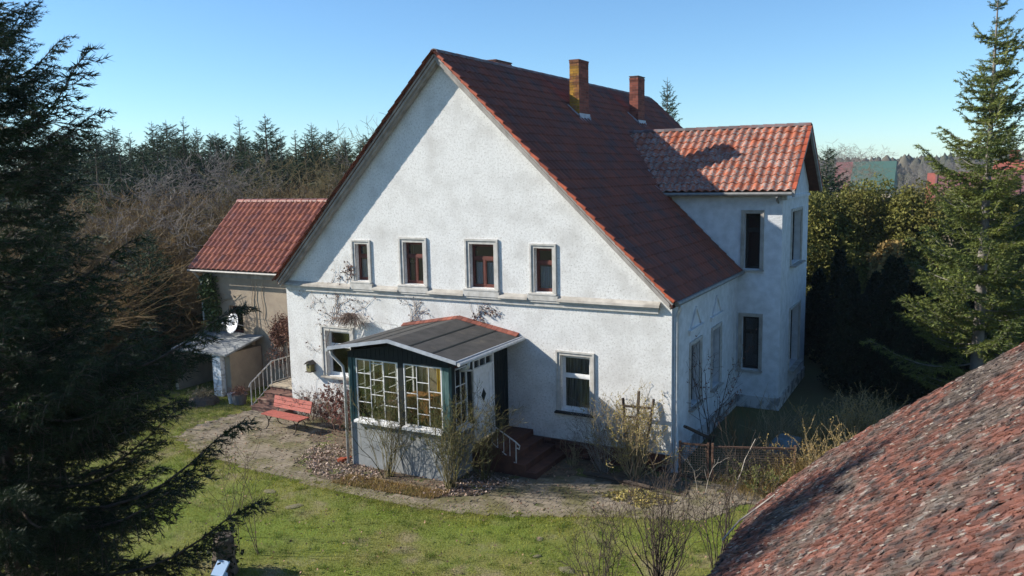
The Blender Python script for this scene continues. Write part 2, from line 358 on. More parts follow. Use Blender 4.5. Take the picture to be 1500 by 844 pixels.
def bare_tree_meshes(seed, H, lev=4, trunk=.12, kids=3, mats_=None, first=.3, wig=.22, spread=.75, twig=1.0, stems=1):
    rd = random.Random(seed); sk = Skel(); tk = Skel()
    for s_ in range(stems):
        p = Vector((rd.uniform(-.1, .1)*stems, rd.uniform(-.1, .1)*stems, 0)); d = Vector((rd.gauss(0, .08*stems), rd.gauss(0, .08*stems), 1)).normalized()
        N = 6; r0 = trunk
        for i in range(N):
            d = (d+Vector((rd.gauss(0, .1), rd.gauss(0, .1), .05))).normalized(); q = p+d*H*.75/N; r1 = trunk*(1-.75*(i+1)/N)
            tk.seg(p, q, r0, r1); r0 = r1; p = q
            if (i+1)/N > first:
                for k in range(kids):
                    a = rd.uniform(0, 6.28); nd = Vector((math.cos(a)*spread, math.sin(a)*spread, rd.uniform(.35, .9))).normalized()
                    grow(sk, p.copy(), nd, H*rd.uniform(.22, .36)*(1.15-.4*i/N), r1*.6, lev-1, rd, 3, kids, wig, .1, .6, spread)
    sk.rb = [max(x, .004*twig) for x in sk.rb]; sk.ra = [max(x, .005*twig) for x in sk.ra]
    top = max(max(p[2] for p in sk.b), .1); f = H/top
    for S_ in (tk, sk): S_.a = [tuple(c*f for c in p) for p in S_.a]; S_.b = [tuple(c*f for c in p) for p in S_.b]
    return tk.mesh('trunk', 6), sk.mesh('branches', 3), sk

def bough(L, r, ds=.07, nl=.022, nd=.012, nw=.005, droop=.25, rise=.25, sub=True, wid=.42, hang=.25):
    """needles of one spruce bough along +x: returns segment arrays and needle tris"""
    def ax(t): return np.array([t*L*.97, 0, -droop*L*math.sin(math.pi*min(t*1.1, 1))*.55+rise*L*t*t*.6])
    S = []; n = 8
    for i in range(n): S.append((ax(i/n), ax((i+1)/n), .011*L*(1-i/n)+.003, 0))
    s = .12*L; side = 1
    while s < L:
        t = s/L; base = ax(t); ll = max(wid*(L-s)*(.75+.5*r.random()), .17 if L > 1 else .09)*(1 if t > .25 else t*4*.8+.2)
        ang = math.radians(r.uniform(38, 62)); d = np.array([math.cos(ang), side*math.sin(ang), r.uniform(-.2, .12)])
        p = base; k = max(2, int(ll/.16))
        for i in range(k):
            d2 = d+np.array([.15*i/k, 0, -hang*(i/k)]); d2 /= np.linalg.norm(d2); q = p+d2*ll/k
            S.append((p, q, .004, 1))
            if sub and ll > .16:
                for sd in (-1, 1):
                    if r.random() < .85:
                        a2 = ang*side+sd*math.radians(r.uniform(35, 60)); l2 = (ll-(i*ll/k))*.38*r.uniform(.6, 1.2)+.05
                        e = np.array([math.cos(a2), math.sin(a2), r.uniform(-.45, .1)]); e /= np.linalg.norm(e); S.append((p+(q-p)*.5, p+(q-p)*.5+e*l2, .003, 1))
            p = q
        side = -side; s += ds*r.uniform(.7, 1.3)
    P0 = np.array([x[0] for x in S]); P1 = np.array([x[1] for x in S]); ln = np.linalg.norm(P1-P0, axis=1)
    bare = np.array([x[3] == 0 and x[0][0] < .5*L for x in S])
    cnt = np.where(bare, 0, np.maximum(2, (ln/nd).astype(int))); idx = np.repeat(np.arange(len(S)), cnt); K = len(idx)
    t = r.random((K, 1)); d = (P1-P0)[idx]; d /= np.linalg.norm(d, axis=1)[:, None]; base = P0[idx]+(P1-P0)[idx]*t
    pr = r.normal(size=(K, 3)); pr[:, 2] += .25; pr -= d*(pr*d).sum(1)[:, None]; pr /= np.linalg.norm(pr, axis=1)[:, None]
    nd_ = d*.75+pr*.75; nd_ /= np.linalg.norm(nd_, axis=1)[:, None]; sidev = np.cross(nd_, pr); sidev /= np.linalg.norm(sidev, axis=1)[:, None]+1e-9
    l_ = nl*(.7+.6*r.random((K, 1)))
    V = np.stack([base-sidev*nw, base+sidev*nw, base+nd_*l_], 1)
    return S, V.reshape(-1, 3)

def rotz(a): c, s = math.cos(a), math.sin(a); return np.array([[c, -s, 0], [s, c, 0], [0, 0, 1.]])
def roty(a): c, s = math.cos(a), math.sin(a); return np.array([[c, 0, s], [0, 1, 0], [-s, 0, c]])

def conifer_meshes(seed, H, Rb, z0=.6, step=.32, per=6, protos=None, bp=None, trunk=.13, taper=1.0, heroes=(), jit=.25, keep=None, topangle=-.5, lowangle=.12):
    """needle crown + trunk-with-limbs meshes; boughs are scaled copies of a few prototypes"""
    r = np.random.default_rng(seed); bp = bp or {}
    PR = [bough(l, r, **bp) for l in (protos or (1.0, 1.0, 1.0))]; PL = protos or (1., 1., 1.)
    VV = []; sk = Skel(); n = 10
    for i in range(n): sk.seg((0, 0, H*i/n), (0, 0, H*(i+1)/n), trunk*(1-i/n)+.008, trunk*(1-(i+1)/n)+.006)
    items = []
    z = z0
    while z < H-.15:
        t = (z-z0)/(H-z0); Rl = Rb*(1-t)**taper+.12; a0 = r.random()*6.28
        for k in range(per if t < .8 else max(4, per-2)):
            a = a0+6.283*k/per+r.normal()*.22; L = Rl*(1+r.normal()*jit*.8); L = max(L, .12)
            if keep and not keep(a, z): continue
            items.append((a, z+r.normal()*step*.25, L, lowangle*(1-t)+topangle*t+r.normal()*.10))
        z += step*(1-.45*t)*r.uniform(.8, 1.2)
    items += list(heroes)
    for a, z, L, pitch in items:
        i = int(np.argmin([abs(p-L)+r.random()*.3 for p in PL])); S, V = PR[i]; s = L/PL[i]
        Mx = rotz(a)@roty(pitch); fl = np.array([1, r.choice((-1, 1)), 1.])
        W_ = (V*fl)@Mx.T*s+np.array([0, 0, z]); VV.append(W_)
        for p0, p1, rr, kd in S:
            if kd == 0 or s*rr > .0035: sk.seg((p0*fl)@Mx.T*s+[0, 0, z], (p1*fl)@Mx.T*s+[0, 0, z], rr*s**.5, rr*s**.5*.7)
    V = np.concatenate(VV); return np_mesh('crown', V, np.arange(len(V)).reshape(-1, 3)), sk.mesh('trunk', 4)

def tree(name, loc, label, cat, trunk_me, crown_me, tm, cm, group=None, rz=0, s=1.0, sz=None, crown='crown'):
    o = empty(name, loc, label, cat, group); o.rotation_euler.z = rz; o.scale = (s, s, sz or s)
    for nm, me, mt in (('trunk', trunk_me, tm), (crown, crown_me, cm)):
        if me is None: continue
        if not me.materials: me.materials.append(mt)
        c = bpy.data.objects.new(nm, me); C.objects.link(c); c.parent = o
    return o

# ------------------------------------------------------------ ground and paving (structure)
def sheet(name, pts, z, mt, kind='structure'):
    me = bpy.data.meshes.new(name); me.from_pydata([(x, y, z) for x, y in pts], [], [tuple(range(len(pts)))])
    o = link(name, me, mt); o['kind'] = kind; return o
b_ = MB(); N_ = 40
g_v = [(-1500, -300), (1500, -300), (1500, 2500), (-1500, 2500)]
sheet('ground', g_v, -.012, M['field'])
LAWN = [(-16, -14), (18, -14), (18, -.5), (13.4, -1.0), (12.8, -2.2), (11.2, -2.8), (9.5, -3.6), (8.4, -3.95), (7.2, -4.16), (6.2, -4.22), (5.3, -4.14), (4.0, -4.1), (1.7, -3.94), (.2, -3.75), (-1.3, -3.1), (-1.7, -2.0), (-1.45, -.6), (-1.2, .3), (-3, 2), (-16, 2)]
sheet('lawn', LAWN, -.006, M['grass'])
PATH = [(-1.3, -3.1), (.2, -3.75), (1.7, -3.94), (4.0, -4.1), (5.3, -4.14), (6.2, -4.22), (7.2, -4.16), (8.4, -3.95), (9.5, -3.6), (11.2, -2.8), (12.8, -2.2), (13.4, -1.0), (14.2, -.4), (12.0, -.1), (-1.0, .4), (-1.45, -.6), (-1.7, -2.0)]
path = sheet('paved_path', PATH, 0.0, M['path'])
def inside(x, y, poly):
    c = False; j = len(poly)-1
    for i in range(len(poly)):
        xi, yi = poly[i]; xj, yj = poly[j]
        if (yi > y) != (yj > y) and x < (xj-xi)*(y-yi)/(yj-yi)+xi: c = not c
        j = i
    return c
BED1 = [(3.2, -3.35), (4.3, -3.75), (5.6, -3.8), (7.3, -3.62), (8.2, -3.0), (8.3, -1.9), (9.6, -1.05), (12.2, -1.2), (12.0, .1), (3.4, .1), (1.9, -.6), (2.0, -1.6), (3.0, -2.2)]
bed = sheet('garden_bed', BED1, .022, M['soil'])
pm = MB().box(-.094, .094, -.068, .068, -.03, .014).mesh('paver'); pm.materials.append(M['paver'])
mats = []; rd = random.Random(3); y = -4.4; row = 0
while y < .3:
    x = -2+(row % 2)*.1
    while x < 14:
        if inside(x, y, PATH) and not inside(x, y, BED1) and rd.random() > .025:
            mats.append(Matrix.Translation((x, y, rd.uniform(-.004, .004))) @ Matrix.Rotation(rd.gauss(0, .03), 4, 'Z') @ Matrix.Rotation(rd.gauss(0, .012), 4, 'X'))
        x += .2
    y += .148; row += 1
pieces(path, 'paver', pm, mats, 300, 'paver_field')

# ------------------------------------------------------------ house
XA, ZA, ZE, LEN = 5.5573, 9.85, 4.018, 15.6
SR = (ZA-ZE)/(11.585-XA); SL = (ZA-ZE)/(XA+.085)
def zr(x, off=0): return (ZA-(x-XA)*SR if x > XA else ZA-(XA-x)*SL)-off
house = empty('farmhouse', (5.6, 7, 0), 'large white rendered house with steep red tiled gable roof and two storey side wing', 'house')

def wall(name, mb, x0, x1, bot, top, holes, mt, parent, th=.3, brk=()):
    """vertical-strip wall in the local frame (x along, y outward, z up), front face at y=0"""
    xs = sorted(set([x0, x1]+list(brk)+[v for h in holes for v in h[:2]])); xs = [x for x in xs if x0 <= x <= x1]
    for a, b in zip(xs, xs[1:]):
        mid = (a+b)/2; hs = sorted([h for h in holes if h[0] <= mid <= h[1]], key=lambda h: h[2])
        lo_a, lo_b = bot, bot
        for h in hs:
            for yy in (0, -th): mb.poly([(a, yy, lo_a), (b, yy, lo_b), (b, yy, h[2]), (a, yy, h[2])])
            lo_a = lo_b = h[3]
        for yy in (0, -th): mb.poly([(a, yy, lo_a), (b, yy, lo_b), (b, yy, top(b)), (a, yy, top(a))])
        mb.poly([(a, 0, top(a)), (b, 0, top(b)), (b, -th, top(b)), (a, -th, top(a))])
    for h in holes:
        a, b, c, d = h[:4]
        for q in ([(a, 0, c), (b, 0, c), (b, -th, c), (a, -th, c)], [(a, 0, d), (b, 0, d), (b, -th, d), (a, -th, d)],
                  [(a, 0, c), (a, -th, c), (a, -th, d), (a, 0, d)], [(b, 0, c), (b, -th, c), (b, -th, d), (b, 0, d)]): mb.poly(q)
    return mb.build(name, mt, parent, recalc=False)

def curtain_mesh(mb, x0, x1, z0, z1, y, amp=.02, waves=7):
    n = waves*6; k = len(mb.v)
    for i in range(n+1):
        x = x0+(x1-x0)*i/n; yy = y+amp*math.sin(i/n*waves*6.283)
        mb.v += [mb.P((x, yy, z0)), mb.P((x, yy*1, z1))]
    for i in range(n): mb.f.append((k+2*i, k+2*i+2, k+2*i+3, k+2*i+1))
    return mb

def window(O, u, n, x0, x1, z0, z1, parent, fr=None, depth=.12, style='cross', sw=.09, sill=True, cur=None, trim=None, label=None, transom=.68, fw_=.05, sillm=None, curz=None, ledge_w=.06):
    """x0..z1 = opening; adds frame, sashes, panes, sill, moulded surround, curtain"""
    fr = fr or M['frame']; F = lambda: MB(O, u, n); y = -depth
    f = F(); f.box(x0, x1, y-.05, y, z0, z0+fw_).box(x0, x1, y-.05, y, z1-fw_, z1)
    f.box(x0, x0+fw_, y-.05, y, z0+fw_, z1-fw_).box(x1-fw_, x1, y-.05, y, z0+fw_, z1-fw_)
    W = f.build('window', fr, parent)
    if label: W['label'] = label
    zt = z0+(z1-z0)*transom; xm = (x0+x1)/2; s = F()
    if style in ('cross', 'single'): s.box(x0+fw_, x1-fw_, y-.045, y+.012, zt-.03, zt+.03)
    top0 = zt+.03
    cells = []
    if style == 'cross': s.box(xm-.028, xm+.028, y-.045, y+.010, z0+fw_, zt-.03); cells = [(x0+fw_, xm-.028, z0+fw_, zt-.03), (xm+.028, x1-fw_, z0+fw_, zt-.03), (x0+fw_, x1-fw_, top0, z1-fw_)]
    elif style == 'single': cells = [(x0+fw_, x1-fw_, z0+fw_, zt-.03), (x0+fw_, x1-fw_, top0, z1-fw_)]
    else: cells = [(x0+fw_, x1-fw_, z0+fw_, z1-fw_)]
    for a, b, c, d in cells[:3]:
        s.box(a, a+.022, y-.035, y+.004, c, d).box(b-.022, b, y-.035, y+.004, c, d).box(a+.022, b-.022, y-.035, y+.004, c, c+.03).box(a+.022, b-.022, y-.035, y+.004, d-.022, d)
    s.build('sash', fr, W)
    for a, b, c, d in cells: F().box(a+.02, b-.02, y-.024, y-.016, c+.028, d-.02).build('pane', M['gl_dark'], W)
    if sw:
        t = F(); e = .045
        for k, (o0, o1, pr) in enumerate(((sw*.0, sw*.62, .022), (sw*.62, sw, .045))):
            t.box(x0-o1, x0-o0, -.01, pr, z0, z1+o1).box(x1+o0, x1+o1, -.01, pr, z0, z1+o1).box(x0-o0, x1+o0, -.01, pr, z1+o0, z1+o1)
        t.build('surround', trim or M['trim'], W)
    if sill:
        sm = F(); sm.hexa([(x0-sw-.02, -depth, z0-.05), (x1+sw+.02, -depth, z0-.05), (x1+sw+.02, ledge_w+.05, z0-.06), (x0-sw-.02, ledge_w+.05, z0-.06)],
                          [(x0-sw-.02, -depth, z0-.002), (x1+sw+.02, -depth, z0-.002), (x1+sw+.02, ledge_w+.05, z0-.025), (x0-sw-.02, ledge_w+.05, z0-.025)])
        sm.build('sill', sillm or fr, W)
    if cur:
        c = F(); curtain_mesh(c, x0+fw_+.01, x1-fw_-.01, z0+.03, curz or (z0+(zt-z0)*.86), y-.085); c.build('curtain', cur, W)
    # dark room behind
    d_ = F(); y1 = -.31; y2 = -.9
    d_.poly([(x0-.3, y2, z0-.3), (x1+.3, y2, z0-.3), (x1+.3, y2, z1+.3), (x0-.3, y2, z1+.3)])
    d_.build('room_backing', M['room'], W)
    return W

GU, GN = (1, 0, 0), (0, -1, 0)
up = [(2.61, 3.03, 4.08, 5.08), (4.22, 4.84, 4.06, 5.16), (6.26, 6.96, 4.06, 5.16), (8.08, 8.56, 4.04, 5.10)]
gfl = (1.40, 2.28, 1.30, 2.60); gfr = (8.74, 9.52, 1.17, 2.54)
wall('gable_wall', MB((0, 0, 0), GU, GN), 0, 11.5, 0, lambda x: zr(x, .20), up+[gfl, gfr], M['stucco'], house, brk=(XA,))
for i, h in enumerate(up):
    window((0, 0, 0), GU, GN, *h, house, style='cross' if i in (1, 2) else 'single', sw=.13 if i in (1, 2) else .11, depth=.13, cur=None if i == 1 else M['curtain'], transom=.66, sillm=M['trim'])
window((0, 0, 0), GU, GN, *gfl, house, fr=M['white'], style='single', sw=.15, depth=.14, cur=None, transom=.66, sillm=M['ledge'], label='white framed window beside the porch')
window((0, 0, 0), GU, GN, *gfr, house, fr=M['white'], style='single', sw=.11, depth=.13, cur=M['curtain_dark'], transom=.62, curz=2.5, fw_=.055, sillm=M['dark'], label='white framed window with grey curtains and black sill')

# string course, broken under the window sills
sc_ = MB((0, 0, 0), GU, GN)
sc_.box(.03, 11.2, 0, .05, 3.70, 3.80); sc_.box(.02, 11.22, 0, .085, 3.80, 3.845)
sc_.build('string_course', M['trim'], house)
cr = MB((0, 0, 0), GU, GN); xs = [.03]+[v for h in up for v in (h[0]-.16, h[1]+.16)]+[11.24]
for a, b in zip(xs[::2], xs[1::2]):
    cr = MB((0, 0, 0), GU, GN); cr.hexa([(a, 0, 3.847), (b, 0, 3.847), (b, .13, 3.847), (a, .13, 3.847)], [(a, 0, 3.97), (b, 0, 3.97), (b, .11, 3.90), (a, .11, 3.90)]); cr.build('cornice', M['ledge'], house)
for h in up:
    MB((0, 0, 0), GU, GN).box(h[0]-.17, h[1]+.17, 0, .10, 3.85, h[2]-.062).build('sill_block', M['board'] if h[0] < 2 else M['trim'], house)

# east wall
EU, EN = (0, 1, 0), (1, 0, 0); EO = (11.5, 0, 0)
eh = [(1.47, 2.28, 1.16, 2.70), (3.42, 4.22, 1.16, 2.72)]
wall('east_wall', MB(EO, EU, EN), 0, LEN, 0, lambda x: 3.9, eh, M['stucco_side'], house)
for h in eh:
    window(EO, EU, EN, *h, house, fr=M['dark'], style='none', sw=.10, depth=.18, sillm=M['ledge'])
    m_ = (h[0]+h[1])/2
    pd = MB(EO, EU, EN); pd.box(m_-.62, m_+.62, 0, .07, 3.06, 3.11).box(m_-.56, m_+.56, 0, .04, 2.99, 3.06)
    pd.bar((m_-.42, .012, 3.14), (m_, .012, 3.60), .05, .04).bar((m_+.42, .012, 3.14), (m_, .012, 3.60), .05, .04)
    pd.build('pediment', M['stucco_side'], house)
MB(EO, EU, EN).box(.02, 6.1, 0, .035, 0, .42).build('dado', M['cement'], house)
wall('west_wall', MB((0, 0, 0), EU, (-1, 0, 0)), 0, LEN, 0, lambda x: 3.85, [], M['stucco'], house)
wall('rear_wall', MB((0, LEN, 0), GU, (0, 1, 0)), 0, 11.5, 0, lambda x: zr(x, .20), [], M['stucco'], house, brk=(XA,))

# brick plinth
pl_ = MB((0, 0, 0), GU, GN).box(7.35, 11.5, 0, .02, 0, .44).build('plinth', M['mortar'], house)
bm_ = MB().box(-.115, .115, -.025, .012, -.031, .031).mesh('brick'); bm_.materials.append(M['brick_dark'])
mats = []
for r_ in range(6):
    x = 7.5+(r_ % 2)*.12
    while x < 11.4: mats.append(Matrix.Translation((x, -.02, .04+r_*.072))); x += .245
pieces(pl_, 'brick', bm_, mats, 300)

# wing
WX, WY, WB, WZ, WR = 12.7, 6.16, 4.43, 6.268, 8.127
wh = [(11.65, 12.13, 1.13, 2.68), (11.67, 12.11, 4.06, 5.64)]
WS = (WR-WZ)/(8.37-5.86)
wall('wing_front_wall', MB((0, WY, 0), GU, GN), 9.0, WX, 0, lambda x: 6.2, wh, M['stucco_side'], house)
wall('wing_rear_wall', MB((0, WY+WB, 0), GU, (0, 1, 0)), 9.0, WX, 0, lambda x: 6.2, [], M['stucco_side'], house)
sh = [(7.72, 9.32, .86, 2.66), (7.62, 9.25, 4.05, 5.62)]
wall('wing_side_wall', MB((WX, 0, 0), EU, EN), WY, WY+WB, 0, lambda y: WR-abs(y-8.37)*WS-.16, sh, M['stucco_side'], house, brk=(8.37,))
for h in wh: window((0, WY, 0), GU, GN, *h, house, fr=M['dark'], style='single', sw=.10, depth=.16, transom=.7, sillm=M['ledge'], trim=M['ledge'])
for h in sh: window((WX, 0, 0), EU, EN, *h, house, fr=M['dark'], style='cross', sw=.09, depth=.20, sillm=M['ledge'], ledge_w=.12)
MB((0, WY, 0), GU, GN).box(11.54, WX+.035, 0, .035, 0, .36).build('dado', M['cement'], house)
MB((WX, 0, 0), EU, EN).box(WY+.001, WY+WB, 0, .034, 0, .34).build('dado', M['cement'], house)
MB((WX, 0, 0), EU, EN).box(WY+.1, WY+WB-.1, 0, .06, 6.02, 6.10).build('cornice', M['stucco_side'], house)
# small corbel under the wing eave
MB().box(WX-.02, WX+.12, WY-.12, WY-.001, 6.02, 6.19).build('corbel', M['ledge'], house)

# ---- roofs
def pantile(name, w=.235, l=.40, amp=.026, mt=None, n=7, lip=.022):
    me = MB(); k = 0; prof = []
    for i in range(n):
        t = i/(n-1); prof.append((t*w-w/2, amp*math.sin(t*2*math.pi-.6)+amp*.2))
    for yy, dz in ((-l*.5, .026), (l*.5, 0.0)):
        for x, z in prof: me.v.append((x, yy, z+dz))
    for x, z in prof: me.v.append((x, -l*.5, z+.026-lip)); 
    for x, z in prof: me.v.append((x, -l*.5, z+.026))
    for i in range(n-1): me.f.append((i, i+1, n+i+1, n+i)); me.f.append((3*n+i+1, 3*n+i, 2*n+i, 2*n+i+1))
    m_ = me.mesh(name, recalc=False); m_.polygons.foreach_set('use_smooth', [True]*len(m_.polygons)); m_.materials.append(mt); return m_

def tile_slope(part, me, O, a, s, nx, ny, w, l, cond=None, seed=1, jit=.006):
    a = Vector(a); s = Vector(s); n = a.cross(s).normalized(); rd = random.Random(seed); mats = []
    for j in range(ny):
        for i in range(nx):
            p = Vector(O)+a*(i+.5)*w+s*(j+.5)*l
            if cond and not cond(p): continue
            a2 = (a+s*rd.gauss(0, jit)+n*rd.gauss(0, jit)).normalized(); s2 = (s+n*rd.gauss(0, jit)).normalized()
            mats.append(basis(a2, s2, a2.cross(s2), p+n*(.03+rd.gauss(0, .002))))
    pieces(part, 'roof_tile', me, mats, 300, 'tile_field')

def wingz(y): return WR-abs(y-8.37)*WS
T1 = pantile('roof_tile', w=.242, amp=.032, mt=M['tile'])
# main roof deck slabs
def slab(mb, x0, z0, x1, z1, y0, y1, th): return mb.prism([(x0, z0), (x1, z1), (x1, z1-th), (x0, z0-th)], 1, y0, y1)
deckE = slab(MB(), XA, ZA-.03, 11.585, ZE-.03, -.25, LEN+.2, .12).build('roof_slope', M['brick_dark'], house)
deckW = slab(MB(), XA, ZA-.03, -.085, ZE-.03, -.25, LEN+.2, .12).build('roof_slope', M['brick_dark'], house)
sE = Vector((-(11.585-XA), 0, ZA-ZE)).normalized(); sW = Vector((XA+.085, 0, ZA-ZE)).normalized()
LE = math.hypot(11.585-XA, ZA-ZE); LW = math.hypot(XA+.085, ZA-ZE)
ny = 26; nx = int((LEN+.36)/.228)
def condE(p): return not (WY-.1 < p.y < WY+WB+.1 and wingz(p.y) > p.z+.02)
tile_slope(deckE, T1, (11.60, -.29, ZE-.005), (0, 1, 0), sE, nx+1, ny, .228, LE/ny, condE, 1)
tile_slope(deckW, T1, (-.10, LEN+.2, ZE-.005), (0, -1, 0), sW, nx+1, ny, .228, LW/ny, None, 2)
# chimneys
def chimney(x0, x1, y0, y1, zt, mtA, mtB, label=None, cap=None):
    zb = min(zr(x0), zr(x1))-.3
    c = MB().box(x0+.012, x1-.012, y0+.012, y1-.012, zb, zt-.03).build('chimney', M['mortar'], house)
    if label: c['label'] = label
    bx = MB(); bxl = MB(); nrow = int((zt-zb)/.078)
    for k in range(nrow):
        z = zb+k*.078; o = .12*(k % 2); gap = .008
        def run(a, b): 
            xs = [a]; t = a+.24-o if o else a+.24
            while t < b-.03: xs.append(t); t += .24
            return list(zip(xs, xs[1:]+[b]))
        ext = .014 if k >= nrow-1 else 0
        for a, b in run(x0, x1):
            if b-a > .02: bx.box(a+gap/2, b-gap/2, y0-ext, y0+.02, z, z+.069); 
            if b-a > .02: bx.box(a+gap/2, b-gap/2, y1-.02, y1+ext, z, z+.069)
        for a, b in run(y0+.021, y1-.021):
            if b-a > .02: bx.box(x1-.02, x1+ext, a+gap/2, b-gap/2, z, z+.069); bxl.box(x0-ext, x0+.02, a+gap/2, b-gap/2, z, z+.069)
    o = bx.build('brickwork', mtB, c); o['kind'] = 'stuff'; o = bxl.build('brickwork', mtB, c); o['kind'] = 'stuff'
    MB().box(x0-.01, x1+.01, y0-.01, y1+.01, zt-.03, zt).build('chimney_cap', M['brick_dark'], c)
    if x0 > XA:
        f = MB(); za, zb2 = zr(x0), zr(x1)
        for yy in (y0-.03, y1+.005):
            f.hexa([(x0-.05, yy, za+.05), (x1+.06, yy, zb2+.0), (x1+.06, yy+.025, zb2), (x0-.05, yy+.025, za+.05)],
                   [(x0-.05, yy, za+.17), (x1+.06, yy, zb2+.10), (x1+.06, yy+.025, zb2+.10), (x0-.05, yy+.025, za+.17)])
        f.box(x1+.001, x1+.03, y0-.03, y1+.03, zb2-.1, zb2+.19)
        d = Vector((1, 0, -SR)).normalized()
        f.hexa([(x1+.02, y0-.08, zb2+.03), (x1+.02, y1+.08, zb2+.03), (x1+.02+d.x*.2, y1+.08, zb2+.03+d.z*.2), (x1+.02+d.x*.2, y0-.08, zb2+.03+d.z*.2)],
               [(x1+.02, y0-.08, zb2+.055), (x1+.02, y1+.08, zb2+.055), (x1+.02+d.x*.2, y1+.08, zb2+.055+d.z*.2), (x1+.02+d.x*.2, y0-.08, zb2+.055+d.z*.2)])
        f.build('flashing', M['zinc'], c)
    return c
ch = chimney(6.71, 7.02, 5.14, 5.86, 10.18, None, M['brick'], 'brick chimney with yellow lichen on its front')
ch.children[0].data.materials[0] = M['brick']
# lichen covers the whole sunny front of this stack
for c_ in ch.children:
    if c_.name.startswith('brickwork'):
        me = c_.data; me.materials.append(M['brick_yellow'])
        for p_ in me.polygons:
            if p_.center.y < 5.2: p_.material_index = 1
chimney(6.62, 6.95, 10.40, 11.08, 10.21, None, M['brick'], 'plain red brick chimney, farther back')
chimney(4.9, 5.35, 3.15, 4.1, 10.09, None, M['brick'], 'chimney top just showing behind the ridge')

# ridge tiles
def ridge_me(name, l=.36, r=.105, mt=None):
    k = MB(); n = 7; me = MB()
    for j, (yy, rr) in enumerate(((-l/2, r*1.08), (l/2, r*.95))):
        for i in range(n): t = math.pi*i/(n-1); me.v.append((math.cos(t)*rr, yy, math.sin(t)*rr*.9-.03))
    for i in range(n-1): me.f.append((i, i+1, n+i+1, n+i))
    me.v += [(math.cos(math.pi*i/(n-1))*(r*.9), -l/2, math.sin(math.pi*i/(n-1))*r*.74-.03) for i in range(n)]
    for i in range(n-1): me.f.append((i+1, i, 2*n+i, 2*n+i+1))
    m_ = me.mesh(name, recalc=False); m_.materials.append(mt); return m_
RM = ridge_me('ridge_tile', mt=M['ridge'])
rdg = MB().box(XA-.03, XA+.03, -.25, LEN+.2, ZA-.12, ZA-.01).build('ridge', M['brick_dark'], house)
pieces(rdg, 'ridge_tile', RM, [Matrix.Translation((XA, -.29+.18+i*.343, ZA+.03+.004*(i % 2))) @ Matrix.Rotation(.02, 4, 'X') for i in range(46)])

# verges: tile edge, grey barge boards
VT = MB(); VT.box(-.05, .018, -.20, .16, -.012, .02).box(-.012, .02, -.20, .04, -.045, -.012)
vme = VT.mesh('verge_tile'); vme.materials.append(M['verge'])
vr = MB().bar((XA, -.275, ZA-.05), (11.6, -.275, ZE-.05), .03, .04).build('verge', M['board'], house)
mats = []
for j in range(ny):
    p = Vector((11.60, -.30, ZE+.035))+sE*(j+.5)*(LE/ny)
    a_ = Vector((0, -1, 0)); s_ = (sE+Vector((sE.z, 0, -sE.x))*-.16).normalized(); mats.append(basis(a_, s_, a_.cross(s_), p) @ Matrix.Scale(-1, 4, (0, 0, 1)) if a_.cross(s_).z < 0 else basis(a_, s_, a_.cross(s_), p))
pieces(vr, 'verge_tile', vme, mats)
vl = MB().bar((XA, -.275, ZA-.05), (-.1, -.275, ZE-.05), .03, .04).build('verge', M['board'], house)
mats = []
for j in range(ny):
    p = Vector((-.10, -.30, ZE+.035))+sW*(j+.5)*(LW/ny); a_ = Vector((0, -1, 0)); s_ = (sW+Vector((-sW.z, 0, sW.x))*-.05).normalized()
    nn = a_.cross(s_); bb = basis(a_, s_, nn, p)
    if nn.z < 0: bb = bb @ Matrix.Scale(-1, 4, (0, 0, 1))
    mats.append(bb)
vme2 = vme.copy(); vme2.materials.clear(); vme2.materials.append(M['tile']); pieces(vl, 'verge_tile', vme2, mats)
for (xa, za, xb, zb) in ((XA, ZA, 11.52, ZE+.06), (XA, ZA, -.05, ZE+.04)):
    bb = MB(); d = Vector((xb-xa, 0, zb-za)).normalized(); nrm = Vector((-d.z, 0, d.x)); nrm = nrm if nrm.z > 0 else -nrm
    def strip(o0, o1, y0, y1):
        A = Vector((xa, 0, za)); B = Vector((xb, 0, zb)); out0 = A-Vector((0, 0, 1))*o0/abs(d.x); out1 = A-Vector((0, 0, 1))*o1/abs(d.x)
        b0 = B-Vector((0, 0, 1))*o0/abs(d.x); b1 = B-Vector((0, 0, 1))*o1/abs(d.x)
        bb.hexa([(out0.x, y0, out0.z), (b0.x, y0, b0.z), (b1.x, y0, b1.z), (out1.x, y0, out1.z)], [(out0.x, y1, out0.z), (b0.x, y1, b0.z), (b1.x, y1, b1.z), (out1.x, y1, out1.z)])
    strip(.07, .125, -.255, -.02); strip(.125, .175, -.19, -.02)
    bb.build('barge_board', M['board'], house)

# gutters and downpipes
def gutter(pts, parent, r=.06, mt=None):
    return MB().tube(pts, r, 8).build('gutter', mt or M['gutter'], parent)
gutter([(11.66, -.15, ZE-.06), (11.66, WY-.02, ZE-.06)], house)
gutter([(-.15, -.1, ZE-.08), (-.15, LEN, ZE-.08)], house)
MB().tube([(11.66, .10, 3.94), (11.66, .10, 3.82), (11.585, .12, 3.66), (11.58, .13, .06), (11.62, .09, .0)], .045, 8).build('downpipe', M['pipe'], house, smooth=True)
